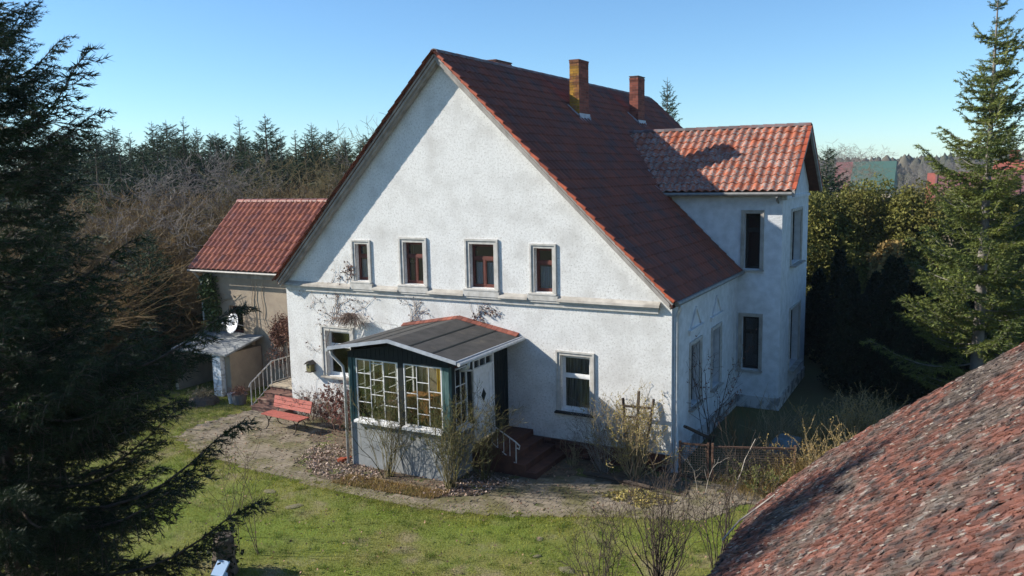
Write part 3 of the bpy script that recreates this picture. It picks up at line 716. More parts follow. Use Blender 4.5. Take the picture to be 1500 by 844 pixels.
# wing roof
T2 = pantile('roof_tile', w=.242, l=.375, mt=M['tile_wing'], amp=.032)
wl = math.hypot(8.37-5.86, WR-WZ)
def xin(z): return XA+(ZA-z)/SR
def wing_slab(sgn, nm):
    y0 = 8.37; y1 = 8.37-sgn*2.51; a = xin(WR)-.35; b = xin(WZ)-.25
    return MB().hexa([(a, y0, WR-.03), (13.02, y0, WR-.03), (13.02, y1, WZ-.03), (b, y1, WZ-.03)], [(a, y0, WR-.12), (13.02, y0, WR-.12), (13.02, y1, WZ-.12), (b, y1, WZ-.12)]).build(nm, M['brick_dark'], house)
wf = wing_slab(1, 'wing_roof_slope'); wr_ = wing_slab(-1, 'wing_roof_slope')
sF = Vector((0, 8.37-5.86, WR-WZ)).normalized(); sB = Vector((0, -(8.37-5.86), WR-WZ)).normalized()
cw = lambda p: zr(p.x) < p.z+.05
tile_slope(wf, T2, (13.06-26*.228, 5.85, WZ-.005), (1, 0, 0), sF, 26, 9, .228, wl/9, cw, 5)
tile_slope(wr_, T2, (13.06, 10.89, WZ-.005), (-1, 0, 0), sB, 26, 9, .228, wl/9, cw, 6)
rw = MB().box(xin(WR)-.1, 13.0, 8.34, 8.40, WR-.12, WR-.01).build('ridge', M['brick_dark'], house)
pieces(rw, 'ridge_tile', RM, [Matrix.Translation((13.05-.17-i*.343, 8.37, WR+.03)) @ Matrix.Rotation(-math.pi/2, 4, 'Z') for i in range(17)])
vw = MB()
for sg in (1, -1):
    vw.hexa([(13.0, 8.37, WR+.02), (13.07, 8.37, WR+.02), (13.07, 8.37-sg*2.55, WZ-.0), (13.0, 8.37-sg*2.55, WZ-.0)], [(13.0, 8.37, WR-.16), (13.07, 8.37, WR-.16), (13.07, 8.37-sg*2.55, WZ-.17), (13.0, 8.37-sg*2.55, WZ-.17)])
vw.build('barge_board', M['board'], house)
vtw = MB()
for j in range(9):
    for sg in (1, -1):
        A = Vector((13.04, 8.37-sg*2.51, WZ))+(sF if sg > 0 else sB)*(j*wl/9); B = A+(sF if sg > 0 else sB)*(wl/9+.02)
        vtw.bar((A.x, A.y, A.z+.045), (B.x, B.y, B.z+.02), .10, .05)
vtw = vtw.build('verge', M['verge'], house)
# valley flashing
vf = MB(); A = Vector((xin(WR), 8.37, WR+.035)); B = Vector((xin(WZ)+.02, 5.84, WZ+.035)); off = Vector((-.02, -.16, .0))
vf.hexa([tuple(A), tuple(B), tuple(B+off+Vector((.0, 0, .02))), tuple(A+off+Vector((0, 0, .02)))], [tuple(q+Vector((0, 0, .03))) for q in (A, B, B+off, A+off)]); vf.build('valley_flashing', M['zinc'], house)
gutter([(xin(WZ)+.05, 5.80, WZ-.07), (13.0, 5.80, WZ-.07)], house, .05)
MB().tube([(12.6, 5.80, 6.12), (12.6, 5.95, 6.0), (12.6, 6.08, 5.95)], .035, 6).build('downpipe', M['gutter'], house)

# ------------------------------------------------------------ annex with glazed roof
ann = empty('annex', (-2.8, 4, 0), 'low brown rendered annex with shiny red tiled roof left of the white gable', 'house')
AX0, AY, AZE, AZR, AYR = -5.75, 2.0, 3.92, 6.10, 4.05
aw = [(-4.62, -3.98, 1.72, 2.66)]
wall('annex_front_wall', MB((0, AY, 0), GU, GN), AX0+.05, -.301, 0, lambda x: 3.80, aw, M['render_brown'], ann)
wall('annex_side_wall', MB((AX0+.05, 0, 0), EU, (-1, 0, 0)), AY, 6.1, 0, lambda y: AZR-abs(y-AYR)*1.03-.12, [], M['wall_blue'], ann, brk=(AYR,))
wall('annex_rear_wall', MB((0, 6.1, 0), GU, (0, 1, 0)), AX0+.05, -.301, 0, lambda x: 3.85, [], M['render_brown'], ann)
window((0, AY, 0), GU, GN, *aw[0], ann, fr=M['frame'], style='none', sw=0, depth=.18, sill=False)
MB((0, AY, 0), GU, GN).box(AX0+.02, AX0+.42, .001, .03, 0, 3.6).build('pilaster', M['wall_blue'], ann)
MB((0, AY, 0), GU, GN).box(AX0+.04, -.31, .001, .05, 3.62, 3.80).build('frieze', M['board'], ann)
T3 = pantile('roof_tile', w=.25, l=.37, mt=M['tile_annex'], amp=.034)
aS = (AZR-AZE)/(AYR-1.68)
da = MB().hexa([(AX0-.25, AYR, AZR-.03), (.3, AYR, AZR-.03), (.3, 1.70, AZE-.03), (AX0-.25, 1.70, AZE-.03)], [(AX0-.25, AYR, AZR-.12), (.3, AYR, AZR-.12), (.3, 1.70, AZE-.12), (AX0-.25, 1.70, AZE-.12)]).build('annex_roof_slope', M['brick_dark'], ann)
db = MB().hexa([(AX0-.25, AYR, AZR-.03), (.3, AYR, AZR-.03), (.3, 6.45, AZE-.03), (AX0-.25, 6.45, AZE-.03)], [(AX0-.25, AYR, AZR-.12), (.3, AYR, AZR-.12), (.3, 6.45, AZE-.12), (AX0-.25, 6.45, AZE-.12)]).build('annex_roof_slope', M['brick_dark'], ann)
s3 = Vector((0, AYR-1.68, AZR-AZE)).normalized(); l3_ = math.hypot(AYR-1.68, AZR-AZE)
ca = lambda p: zr(p.x) > p.z-.25 and p.x < .9 or p.x < 0
ca = lambda p: p.x < 0 or p.z > zr(p.x)-.1
tile_slope(da, T3, (AX0-.3, 1.66, AZE-.005), (1, 0, 0), s3, 32, 10, .235, l3_/10, lambda p: p.x < 0 or p.z > zr(p.x)-.02, 8)
s3b = Vector((0, -(AYR-1.68), AZR-AZE)).normalized()
tile_slope(db, T3, (1.3, 6.44, AZE-.005), (-1, 0, 0), s3b, 32, 10, .235, l3_/10, lambda p: p.x < 0 or p.z > zr(p.x)-.02, 9)
ra = MB().box(AX0-.25, 1.2, AYR-.03, AYR+.03, AZR-.12, AZR-.01).build('ridge', M['brick_dark'], ann)
RM2 = ridge_me('ridge_tile', mt=M['tile_annex'])
pieces(ra, 'ridge_tile', RM2, [Matrix.Translation((AX0-.12+i*.343, AYR, AZR+.02)) @ Matrix.Rotation(math.pi/2, 4, 'Z') for i in range(22)])
va = MB().hexa([(AX0-.30, AYR, AZR+.03), (AX0-.24, AYR, AZR+.03), (AX0-.24, 1.66, AZE+.02), (AX0-.30, 1.66, AZE+.02)], [(AX0-.30, AYR, AZR-.12), (AX0-.24, AYR, AZR-.12), (AX0-.24, 1.66, AZE-.12), (AX0-.30, 1.66, AZE-.12)]).build('barge_board', M['brick'], ann)
gutter([(AX0-.28, 1.60, AZE-.07), (-.2, 1.60, AZE-.07)], ann, .042, M['gutter'])
MB().tube([(AX0-.05, 1.62, AZE-.1), (AX0-.02, 1.8, 3.6), (AX0, 1.9, 3.4), (AX0, 1.9, .1)], .04, 6).build('downpipe', M['pipe'], ann)
# loose cables on the wall
for i, x in enumerate((-3.45, -3.3, -3.0)):
    pts = [(x+.04*math.sin(k*1.3+i), 1.965, 3.55-k*.2) for k in range(7)]+([(x+.1, 1.96, 2.1), (x+.5, 1.96, 1.95), (x+.3, 1.9, 1.7)] if i == 2 else [(x+.05*i, 1.96, 2.0), (x, 1.9, 1.6)])
    MB().tube(pts, .012, 4).build('cable', M['stone_slab'], ann)

# lean-to shed
shed = empty('lean_to_shed', (-3.9, 1.2, 0), 'low grey roofed lean-to with whitewashed post against the brown annex', 'shed')
MB().hexa([(-5.6, .35, 1.36), (-3.05, .35, 1.36), (-3.05, 1.93, 1.70), (-5.6, 1.93, 1.70)], [(-5.6, .35, 1.42), (-3.05, .35, 1.42), (-3.05, 1.93, 1.76), (-5.6, 1.93, 1.76)]).build('roof', M['felt'], shed)
shed.children[0].data.materials[0] = M['porch_grey']
MB().box(-3.78, -3.42, .42, .62, 0, 1.33).build('post', M['wall_blue'], shed)
MB().box(-3.42, -3.18, .60, 1.95, 0, 1.40).build('side_wall', M['render_brown'], shed)
MB().box(-5.55, -3.42, 1.80, 1.95, 0, 1.6).build('back_wall', M['render_brown'], shed)
MB().box(-5.6, -5.45, .42, 1.95, 0, 1.35).build('side_wall', M['render_brown'], shed)

# satellite dish
dsh = empty('satellite_dish', (-4.05, 1.99, 2.1), 'white satellite dish fixed in front of the small dark annex window', 'satellite dish')
dk = MB(O=(-4.05, 1.72, 2.16), u=(.80, .6, 0), n=(-.6, .80, 0)); D_ = Matrix
dm = MB(); nr, na = 5, 20
ax_ = Vector((-.12, -.95, .30)).normalized(); e1 = ax_.cross(Vector((0, 0, 1))).normalized(); e2 = e1.cross(ax_); c0 = Vector((-4.02, 1.62, 2.14))
dm.v.append(tuple(c0))
for i in range(1, nr+1):
    for j in range(na): t = 6.2832*j/na; rr = i/nr; dm.v.append(tuple(c0+(e1*math.cos(t)*.30+e2*math.sin(t)*.34)*rr+ax_*.07*rr*rr))
for j in range(na): dm.f.append((0, 1+j, 1+(j+1) % na))
for i in range(nr-1):
    for j in range(na): q = (j+1) % na; dm.f.append((1+i*na+j, 1+i*na+q, 1+(i+1)*na+q, 1+(i+1)*na+j))
dd = dm.build('dish', M['dish'], dsh, smooth=True, recalc=False); sm_ = dd.modifiers.new('s', 'SOLIDIFY'); sm_.thickness = .012
MB().tube([tuple(c0-ax_*.01), tuple(c0-ax_*.12), (-3.95, 1.98, 2.0)], .018, 6).build('bracket', M['pipe'], dsh)
MB().tube([tuple(c0-e2*.33), tuple(c0+ax_*.36-e2*.06)], .01, 5).tube([tuple(c0+ax_*.34-e2*.06), tuple(c0+ax_*.44-e2*.05)], .03, 8).build('receiver_arm', M['pipe'], dsh)

# ------------------------------------------------------------ side steps with railing
stp = empty('side_steps', (-.8, .2, 0), 'red painted side steps with a stone landing left of the white gable', 'steps')
MB().box(-1.38, -.02, .50, 1.98, 0, .555).build('landing_base', M['red_step'], stp)
MB().box(-1.40, -.02, .46, 1.98, .557, .60).build('landing', M['stone_slab'], stp)
for i in range(3):
    y1 = .50-i*.27; zt = .45-i*.15
    MB().box(-1.38, -.02, y1-.27+.002, y1, 0, zt-.03).build('riser', M['red_step'], stp)
    MB().box(-1.40, -.02, y1-.29, y1-.002, zt-.028, zt).build('tread', M['red_step'], stp)
rl = empty('side_railing', (-1.7, .6, 0), 'grey tube railing along the red side steps', 'railing')
rp = [(-1.38, -.30, .82), (-1.38, .62, 1.32), (-1.38, 1.9, 1.32)]
MB().tube([(-1.38, -.36, .72)]+rp, .022, 6).build('handrail', M['rail'], rl)
MB().tube([(-1.38, -.28, .14), (-1.38, .62, .66), (-1.38, 1.9, .66)], .014, 6).build('bottom_rail', M['rail'], rl)
def rz_(y): return .82+(y+.30)/.92*.5 if y < .62 else 1.32
for k in range(13):
    y = -.28+k*.17; post = k in (0, 5, 12)
    MB().tube([(-1.38, y, (0 if y < .5 else .6) if post else rz_(y)-.66), (-1.38, y, rz_(y))], .022 if post else .011, 6).build('post' if post else 'baluster', M['rail'], rl)

# ------------------------------------------------------------ glazed porch
por = empty('glazed_porch', (5.88, -1.4, 0), 'dark timber glazed porch with low felt gable roof on a grey base', 'porch')
PX0, PX1, PY = 4.46, 7.29, -2.70
FO = (0, PY, 0)
pbm = MB(); pbm.box(PX0, PX1, PY, PY+.24, 0, 1.08).box(PX0, PX0+.24, PY+.24, -.001, 0, 1.08).box(PX1-.24, PX1, PY+.24, -1.80, 0, 1.08)
pbm.build('base_wall', M['porch_grey'], por)
MB().box(PX0+.24, PX1-.24, PY+.24, -.001, .5, .60).box(PX1-.24, PX1, -1.799, -.001, .5, .598).build('floor', M['floor_in'], por)
MB().box(PX1-.24, PX1-.02, -1.799, -.001, 0, .499).build('door_footing', M['brown_step'], por)
def pbox(name, mt, *a): return MB(FO, GU, GN).box(*a).build(name, mt, por)
RZ = lambda x: 3.14-abs(x-5.87)*.19
# corner posts
for x0, x1 in ((PX0, PX0+.11), (PX1-.12, PX1)):
    MB(FO, GU, GN).box(x0, x1, -.12, 0, 1.08, 2.66).build('post', M['teal'], por)
for x0, x1, mt in ((PX0+.13, PX0+.20, 'teal'), (PX1-.19, PX1-.14, 'teal'), (5.90, 6.04, 'shaded_dark_wood')):
    pbox('post', M[mt], x0, x1, -.10, -.012, 1.10, 2.66)
# gable boards above the front windows
gb = MB(FO, GU, GN)
gb.prism([(PX0, 2.66), (PX1, 2.66), (PX1, RZ(PX1)-.07), (5.87, RZ(5.87)-.07), (PX0, RZ(PX0)-.07)], 1, -.12, .005)
gb.build('gable_board', M['shaded_dark_wood'], por)
for i in range(22):
    x = PX0+.04+i*.13
    MB(FO, GU, GN).box(x, x+.012, .005, .014, 2.68, RZ(x)-.09).build('batten', M['shaded_dark_wood'], por)
def pwin(O, u, n, x0, x1, z0, z1, cols, fracs, sill=True):
    F = lambda: MB(O, u, n)
    f = F(); t = .028
    f.box(x0, x1, -.07, -.02, z0, z0+t).box(x0, x1, -.07, -.02, z1-t, z1).box(x0, x0+t, -.07, -.02, z0+t, z1-t).box(x1-t, x1, -.07, -.02, z0+t, z1-t)
    W = f.build('window', M['white'] if sill else M['teal'], por); cwid = (x1-x0-2*t)/cols; bars = F(); g_ = .007
    for c in range(1, cols): xx = x0+t+c*cwid; bars.box(xx-g_, xx+g_, -.06, -.028, z0+t, z1-t)
    for c in range(cols):
        a = x0+t+c*cwid; b = a+cwid; zz = [z0+t]
        for fr_ in sorted(fracs[c], reverse=True):
            z = z1-t-fr_*(z1-z0-2*t); bars.box(a+g_, b-g_, -.058, -.030, z-g_, z+g_); zz.append(z)
        zz.append(z1-t)
        for za, zb in zip(zz, zz[1:]): F().box(a+g_, b-g_, -.047, -.041, za+g_*.5, zb-g_*.5).build('pane', M['gl'], W)
    bars.build('glazing_bars', M['white'], W)
    if sill: F().hexa([(x0-.03, -.10, z0-.07), (x1+.03, -.10, z0-.07), (x1+.03, .10, z0-.08), (x0-.03, .10, z0-.08)], [(x0-.03, -.10, z0-.003), (x1+.03, -.10, z0-.003), (x1+.03, .10, z0-.03), (x0-.03, .10, z0-.03)]).build('sill', M['white'], W)
    return W
FR = [(.23, .48, .73), (.04, .32, .58), (.24, .50, .74)]; FR2 = [(.20, .47, .72), (.27, .54, .80), (.40, .66)]
pwin(FO, GU, GN, PX0+.21, 5.89, 1.20, 2.645, 3, FR)
pwin(FO, GU, GN, 6.05, PX1-.20, 1.20, 2.645, 3, FR2)
# left side (two windows) and right side
LO = (PX0, 0, 0); LN = (-1, 0, 0)
for a, b in ((-2.55, -1.42), (-1.30, -.15)): pwin(LO, EU, LN, a, b, 1.16, 2.60, 3, FR)
for a, b in ((-1.42, -1.30), (-.15, 0.0)): MB(LO, EU, LN).box(a, b, -.1, 0, 1.08, 2.66).build('post', M['teal'], por)
MB(LO, EU, LN).box(PY+.12, -.001, -.1, -.001, 2.645, 2.88).build('side_board', M['shaded_dark_wood'], por)
RO = (PX1, 0, 0)
pwin(RO, EU, EN, -2.42, -1.90, 1.20, 2.56, 2, [(.3, .6), (.3, .6)])
MB(RO, EU, EN).box(PY+.121, -.001, -.10, -.001, 2.645, 2.88).build('side_board', M['shaded_dark_wood'], por)
for a, b in ((-2.58, -2.43), (-1.89, -1.68)): MB(RO, EU, EN).box(a, b, -.1, -.006, 1.08, 2.644).build('post', M['shaded_dark_wood'], por)
MB(RO, EU, EN).box(-.68, -.001, -.08, -.004, .62, 2.644).build('side_panel', M['shaded_dark_wood'], por)
for k in range(5): MB(RO, EU, EN).box(-.64+k*.13, -.628+k*.13, -.004, .006, .64, 2.62).build('batten', M['shaded_dark_wood'], por)
# door
dr = MB(RO, EU, EN).box(-1.60, -.76, -.07, -.02, .64, 2.36).build('door', M['white'], por)
fdr = MB(RO, EU, EN).box(-1.67, -1.605, -.09, .0, .62, 2.62).box(-.755, -.69, -.09, .0, .62, 2.62).box(-1.605, -.755, -.09, -.001, 2.58, 2.62).box(-1.605, -.755, -.09, -.001, 2.365, 2.40).build('door_frame', M['white'], por)
for k in range(3): 
    a = -1.60+k*.285; MB(RO, EU, EN).box(a+.012, a+.262, -.05, -.04, 2.405, 2.575).build('transom_pane', M['gl_dark'], por)
    if k: MB(RO, EU, EN).box(a-.018, a+.008, -.06, -.03, 2.401, 2.579).build('transom_bar', M['white'], por)
pn = MB(RO, EU, EN); a, b, c, d = -1.47, -.89, .82, 2.22
for q in ((a, b, c, c+.03), (a, b, d-.03, d), (a, a+.03, c+.031, d-.031), (b-.03, b, c+.031, d-.031)): pn.box(q[0], q[1], -.021, -.008, q[2], q[3])
pn.build('door_moulding', M['white'], dr)
dmd = MB(RO, EU, EN); dmd.prism([(-1.18, 1.52), (-1.07, 1.68), (-1.18, 1.84), (-1.29, 1.68)], 1, -.03, -.014); dmd.build('door_light', M['shaded_dark_wood'], dr)
MB(RO, EU, EN).tube([(-1.53, -.02, 1.42), (-1.53, .03, 1.42), (-1.43, .03, 1.42)], .012, 6).build('door_handle', M['zinc'], dr)
# roof
rf = MB(); xl, xr, xc = 4.16, 7.70, 5.90; zl, zc, zr2 = 2.93, 3.24, 2.90; yf = -3.02
rf.hexa([(xl, yf, zl), (xc, yf, zc), (xc, -.001, zc), (xl, -.001, zl)], [(xl, yf, zl-.05), (xc, yf, zc-.05), (xc, -.001, zc-.05), (xl, -.001, zl-.05)])
rf.hexa([(xc, yf, zc), (xr, yf, zr2), (xr, -.001, zr2), (xc, -.001, zc)], [(xc, yf, zc-.05), (xr, yf, zr2-.05), (xr, -.001, zr2-.05), (xc, -.001, zc-.05)])
RF = rf.build('porch_roof', M['felt'], por)
sm = MB()
for x in (4.75, 5.33, 6.42, 7.02):
    z = zc-(xc-x)*(zc-zl)/(xc-xl) if x < xc else zc-(x-xc)*(zc-zr2)/(xr-xc)
    sm.hexa([(x, yf, z+.0015), (x+.05, yf, z+.0015-(.008 if x > xc else -.008)), (x+.05, -.02, z+.0015-(.008 if x > xc else -.008)), (x, -.02, z+.0015)],
            [(x, yf, z+.009), (x+.05, yf, z+.007-(.008 if x > xc else -.008)), (x+.05, -.02, z+.007-(.008 if x > xc else -.008)), (x, -.02, z+.009)])
sm.build('felt_lap', M['shaded_dark_wood'], RF)
fs = MB()
fs.hexa([(xl-.02, yf-.03, zl-.06), (xc, yf-.03, zc-.06), (xc, yf-.005, zc-.06), (xl-.02, yf-.005, zl-.06)], [(xl-.02, yf-.03, zl+.02), (xc, yf-.03, zc+.02), (xc, yf-.005, zc+.02), (xl-.02, yf-.005, zl+.02)])
fs.hexa([(xc, yf-.03, zc-.06), (xr+.02, yf-.03, zr2-.06), (xr+.02, yf-.005, zr2-.06), (xc, yf-.005, zc-.06)], [(xc, yf-.03, zc+.02), (xr+.02, yf-.03, zr2+.02), (xr+.02, yf-.005, zr2+.02), (xc, yf-.005, zc+.02)])
fs.box(xr+.001, xr+.03, yf-.004, -.01, zr2-.05, zr2+.02)
fs.build('fascia_trim', M['zinc'], por)
MB().tube([(xr+.075, yf-.02, zr2-.05), (xr+.075, -.03, zr2-.035)], .045, 8).build('gutter', M['pipe'], por)
MB().tube([(xl-.05, yf-.02, zl-.06), (xl-.05, -.03, zl-.05)], .045, 8).build('gutter', M['pipe'], por)
MB().tube([(xr+.07, -2.62, zr2-.08), (xr+.05, -2.60, zr2-.2), (7.40, -2.35, zr2-.36), (7.37, -1.82, 2.42), (7.37, -1.80, 1.30), (7.45, -1.78, 1.18)], .035, 8).build('downpipe', M['pipe'], por, smooth=True)
MB().tube([(xl-.05, -2.9, zl-.08), (xl-.04, -2.88, zl-.2), (4.38, -2.80, 2.45), (4.40, -2.78, 2.2), (4.40, -2.78, .05)], .035, 8).build('downpipe', M['pipe'], por, smooth=True)
# red upstand tiles where the felt meets the wall
um = MB().box(-.068, .068, -.075, .0, 0, .05).mesh('upstand_tile'); um.materials.append(M['verge'])
um = MB().hexa([(-.07, -.13, 0), (.07, -.13, 0), (.07, 0, .0), (-.07, 0, .0)], [(-.07, -.13, .015), (.07, -.13, .015), (.07, 0, .075), (-.07, 0, .075)]).mesh('upstand_tile'); um.materials.append(M['brick'])
mats = []
for i in range(25):
    x = xl+.05+i*.145; z = zc-(xc-x)*(zc-zl)/(xc-xl) if x < xc else zc-(x-xc)*(zc-zr2)/(xr-xc); sl = (zc-zl)/(xc-xl) if x < xc else -(zc-zr2)/(xr-xc)
    if x < xr-.04: mats.append(Matrix.Translation((x, -.004, z+.004)) @ Matrix.Rotation(-math.atan(sl), 4, 'Y') @ Matrix.Rotation(random.gauss(0, .02), 4, 'Z'))
pieces(RF, 'upstand_tile', um, mats)
MB((0, -.004, 0), GU, GN).box(4.72, 7.03, 0, .03, .61, 2.75).build('inner_panelling', mat('inner_panel', (.34, .29, .21), (.26, .21, .14), scale=6, stretch=(4, 4, .3)), por)
# things inside the porch
pier = MB().box(5.66, 6.04, -.45, -.06, .601, 2.55).build('brick_pier', M['brick'], None); tag(pier, 'red brick pier against the house wall inside the porch', 'pier')
yc = curtain_mesh(MB((0, 0, 0), GU, GN), 5.28, 5.60, .75, 2.5, .2, .02, 4).build('yellow_curtain', M['yellow']); tag(yc, 'yellow curtain hanging beside the brick pier in the porch', 'curtain')
cab = empty('wooden_chest', (5.2, -.8, .6), 'warm brown wooden chest standing on the porch floor', 'chest')
MB().box(4.85, 5.6, -1.05, -.55, .66, 1.30).build('body', M['wood_warm'], cab); MB().box(4.81, 5.64, -1.09, -.51, 1.302, 1.34).build('top', M['wood_warm'], cab)
for x in (4.87, 5.52):
    for y in (-1.02, -.62): MB().box(x, x+.05, y, y+.05, .601, .659).build('leg', M['wood_warm'], cab)
for x in (4.89, 5.25): MB((0, -1.05, 0), GU, GN).box(x, x+.31, 0, .015, .70, 1.26).build('door_panel', M['wood_warm'], cab)
def potplant(x, y, z, lbl, mt, n=160, h=.5, r=.22):
    e = empty('pot_plant', (x, y, z), lbl, 'pot plant'); MB((x, y, z), (1, 0, 0), (0, 1, 0)).lathe((0, 0, 0), [(.0, 0), (.09, 0), (.12, .18), (.13, .18), (.11, .17), (0, .16)], 12).build('pot', M['pot'], e)
    p = rng.normal(size=(n, 3))*[r, r, h*.3]+[x, y, z+.18+h*.5]; V, F = leaf_tris(p, .12, .3); link('foliage', np_mesh('foliage', V, F), mt, e)
potplant(4.95, -2.3, .60, 'leafy potted plant at the left corner inside the porch', M['ivy'], h=.9)
potplant(5.55, -2.2, .60, 'red flowering pot plant behind the left porch window', M['red_leaf'], h=.8)
potplant(6.3, -2.25, .60, 'green pot plant behind the right porch window', M['green_bud'], h=.6)

# porch steps and railing
ps = empty('porch_steps', (7.9, -.8, 0), 'dark red brown steps leading down from the white porch door', 'steps')
MB().box(PX1+.002, 8.0, -1.68, -.05, 0, .60).build('platform', M['brown_step'], ps)
for i in range(3): MB().box(8.0+i*.3+.002, 8.3+i*.3, -1.68, -.05, 0, .45-i*.15).build('tread', M['brown_step'], ps)
pr = empty('porch_railing', (8, -1.6, 0), 'thin white curled railing beside the porch steps', 'railing')
MB().tube([(7.45, -1.62, 1.18), (7.75, -1.62, 1.12), (8.35, -1.62, .80), (8.46, -1.62, .72), (8.44, -1.62, .64), (8.38, -1.62, .66)], .018, 6).build('handrail', M['pipe'], pr)
MB().tube([(7.7, -1.62, .72), (8.35, -1.62, .28)], .012, 5).build('bottom_rail', M['pipe'], pr)
for k in range(5):
    x = 7.72+k*.16; MB().tube([(x, -1.62, .70-(x-7.72)*.66 if 0 < k < 4 else (.60 if k == 0 else .30)), (x, -1.62, 1.13-(x-7.72)*.53)], .010 if 0 < k < 4 else .016, 5).build('post' if k in (0, 4) else 'baluster', M['pipe'], pr)

# ------------------------------------------------------------ bench, birdhouse, trellis, fence and small things
bn = empty('garden_bench', (1.0, -1.1, 0), 'red slatted bench with iron legs in front of the creeper', 'bench'); B = MB((1.0, -1.12, 0), Vector((math.cos(-.08), math.sin(-.08), 0)), Vector((math.sin(-.08), -math.cos(-.08), 0)))
def bb_(*a): q = MB(B.O, B.u, B.n); q.box(*a); return q
for i in range(4): bb_(-.74, .74, .02+i*.105, .11+i*.105, .40, .43).build('seat_slat', M['bench_red'], bn)
for i in range(3): 
    q = MB(B.O, B.u, B.n); q.hexa([(-.74, -.02-.03*i, .52+i*.105), (.74, -.02-.03*i, .52+i*.105), (.74, -.05-.03*i, .52+i*.105), (-.74, -.05-.03*i, .52+i*.105)], [(-.74, -.045-.03*i, .61+i*.105), (.74, -.045-.03*i, .61+i*.105), (.74, -.075-.03*i, .61+i*.105), (-.74, -.075-.03*i, .61+i*.105)]); q.build('back_slat', M['bench_red'], bn)
for x in (-.55, .55):
    MB(B.O, B.u, B.n).tube([(x, .46, 0), (x, .34, .1), (x, .33, .25), (x, .42, .39), (x, .0, .39), (x, -.06, .5), (x, -.13, .85)], .018, 6).build('leg', M['iron'], bn)
    MB(B.O, B.u, B.n).tube([(x, -.12, 0), (x, 0, .12), (x, .02, .25), (x, .1, .34), (x, .25, .3), (x, .33, .2)], .016, 6).build('leg', M['iron'], bn)

bh = empty('bird_house', (.87, -.06, 1.5), 'small wooden bird house hung on the white wall near the bench', 'bird house'); K = MB((.87, 0, 1.34), GU, GN)
MB((.87, 0, 1.34), GU, GN).box(-.08, .08, .03, .20, .05, .26).build('body', mat('bird_wood', (.20, .19, .08), (.12, .10, .05), scale=20), bh)
MB((.87, 0, 1.34), GU, GN).hexa([(-.12, .0, .27), (0, .0, .36), (0, .25, .36), (-.12, .25, .27)], [(-.12, .0, .25), (0, .0, .34), (0, .25, .34), (-.12, .25, .25)]).hexa([(0, .0, .36), (.12, .0, .27), (.12, .25, .27), (0, .25, .36)], [(0, .0, .34), (.12, .0, .25), (.12, .25, .25), (0, .25, .34)]).build('roof', M['iron'], bh)
MB((.87, 0, 1.34), GU, GN).box(-.1, .1, .001, .24, .03, .05).build('base', M['iron'], bh); MB((.87, 0, 1.34), GU, GN).tube([(0, .195, .17), (0, .204, .17)], .03, 10).build('entrance', M['dark'], bh)

tr_ = empty('wooden_trellis', (10.8, -.3, 0), 'dark wooden plant support leaning on the wall by the yellow shrub', 'trellis')
for a, b in (((10.66, -.42, .0), (10.42, -.22, 1.72)), ((10.80, -.42, 0), (10.80, -.2, 1.92)), ((10.95, -.42, 0), (11.16, -.22, 1.78))): MB().bar(a, b, .06, .04).build('slat', M['twig_dark'], tr_)
for z, a, b in ((1.30, 10.48, 11.10), (1.55, 10.42, 11.14)): MB().bar((a, -.27, z), (b, -.27, z+.02), .035, .05).build('crosspiece', M['twig_dark'], tr_)
lp_ = MB().bar((11.72, .35, 1.05), (12.05, 1.25, .55), .10, .06).build('leaning_plank', M['twig_dark']); tag(lp_, 'dark plank leaning at the foot of the shaded side wall', 'plank')

fen = empty('wire_gate_fence', (13, .3, 0), 'rusty framed wire mesh fence panel right of the house corner', 'fence')
FA, FB, FC = Vector((11.75, -.12, 0)), Vector((12.40, .0, 0)), Vector((14.1, .62, 0))
def fpanel(A, B, h, z0=.05):
    MB().bar((A.x, A.y, h), (B.x, B.y, h), .04, .04).build('frame_rail', M['rust'], fen); MB().bar((A.x, A.y, z0), (B.x, B.y, z0), .035, .035).build('frame_rail', M['rust'], fen)
    n = int((B-A).length/.055); ww = MB()
    for i in range(1, n): p = A.lerp(B, i/n); ww.bar((p.x, p.y, z0), (p.x, p.y, h), .011, .008)
    for k in range(1, int((h-z0)/.055)): z = z0+k*.055; ww.bar((A.x, A.y-.006, z), (B.x, B.y-.006, z), .008, .011)
    o = ww.build('wire_mesh', M['mesh_wire'], fen); o['kind'] = 'stuff'
fpanel(FA, FB-Vector((.05, 0, 0)), .80); fpanel(FB+Vector((.05, 0, 0)), FC, .78)
for p in (FA, FB-Vector((.05, 0, 0)), FB+Vector((.05, 0, 0)), FC): MB().bar((p.x, p.y, 0), (p.x, p.y, .86), .05, .05).build('post', M['rust'], fen)
tp = MB(); tp.v = [(13.1, 2.1, .02), (14.0, 2.0, .02), (14.3, 2.9, .02), (13.2, 3.0, .02), (13.3, 2.3, .42), (13.9, 2.2, .50), (14.0, 2.7, .40), (13.4, 2.8, .46)]; tp.f = [(0, 3, 2, 1), (4, 5, 6, 7), (0, 1, 5, 4), (1, 2, 6, 5), (2, 3, 7, 6), (3, 0, 4, 7)]
tp = tp.build('tarpaulin', M['blue_tarp']); tag(tp, 'faded blue tarpaulin heap behind the wire fence', 'tarpaulin'); mo = tp.modifiers.new('b', 'BEVEL'); mo.width = .12; mo.segments = 3
rd = random.Random(5)
def stone_mesh(seed, s=1.0):
    r = random.Random(seed); bm = bmesh.new(); bmesh.ops.create_icosphere(bm, subdivisions=2, radius=1)
    for v in bm.verts: v.co *= 1+r.uniform(-.16, .16)
    me = bpy.data.meshes.new('stone'); bm.to_mesh(me); bm.free(); me.materials.append(M['stone']); return me
SM = [stone_mesh(i) for i in range(3)]
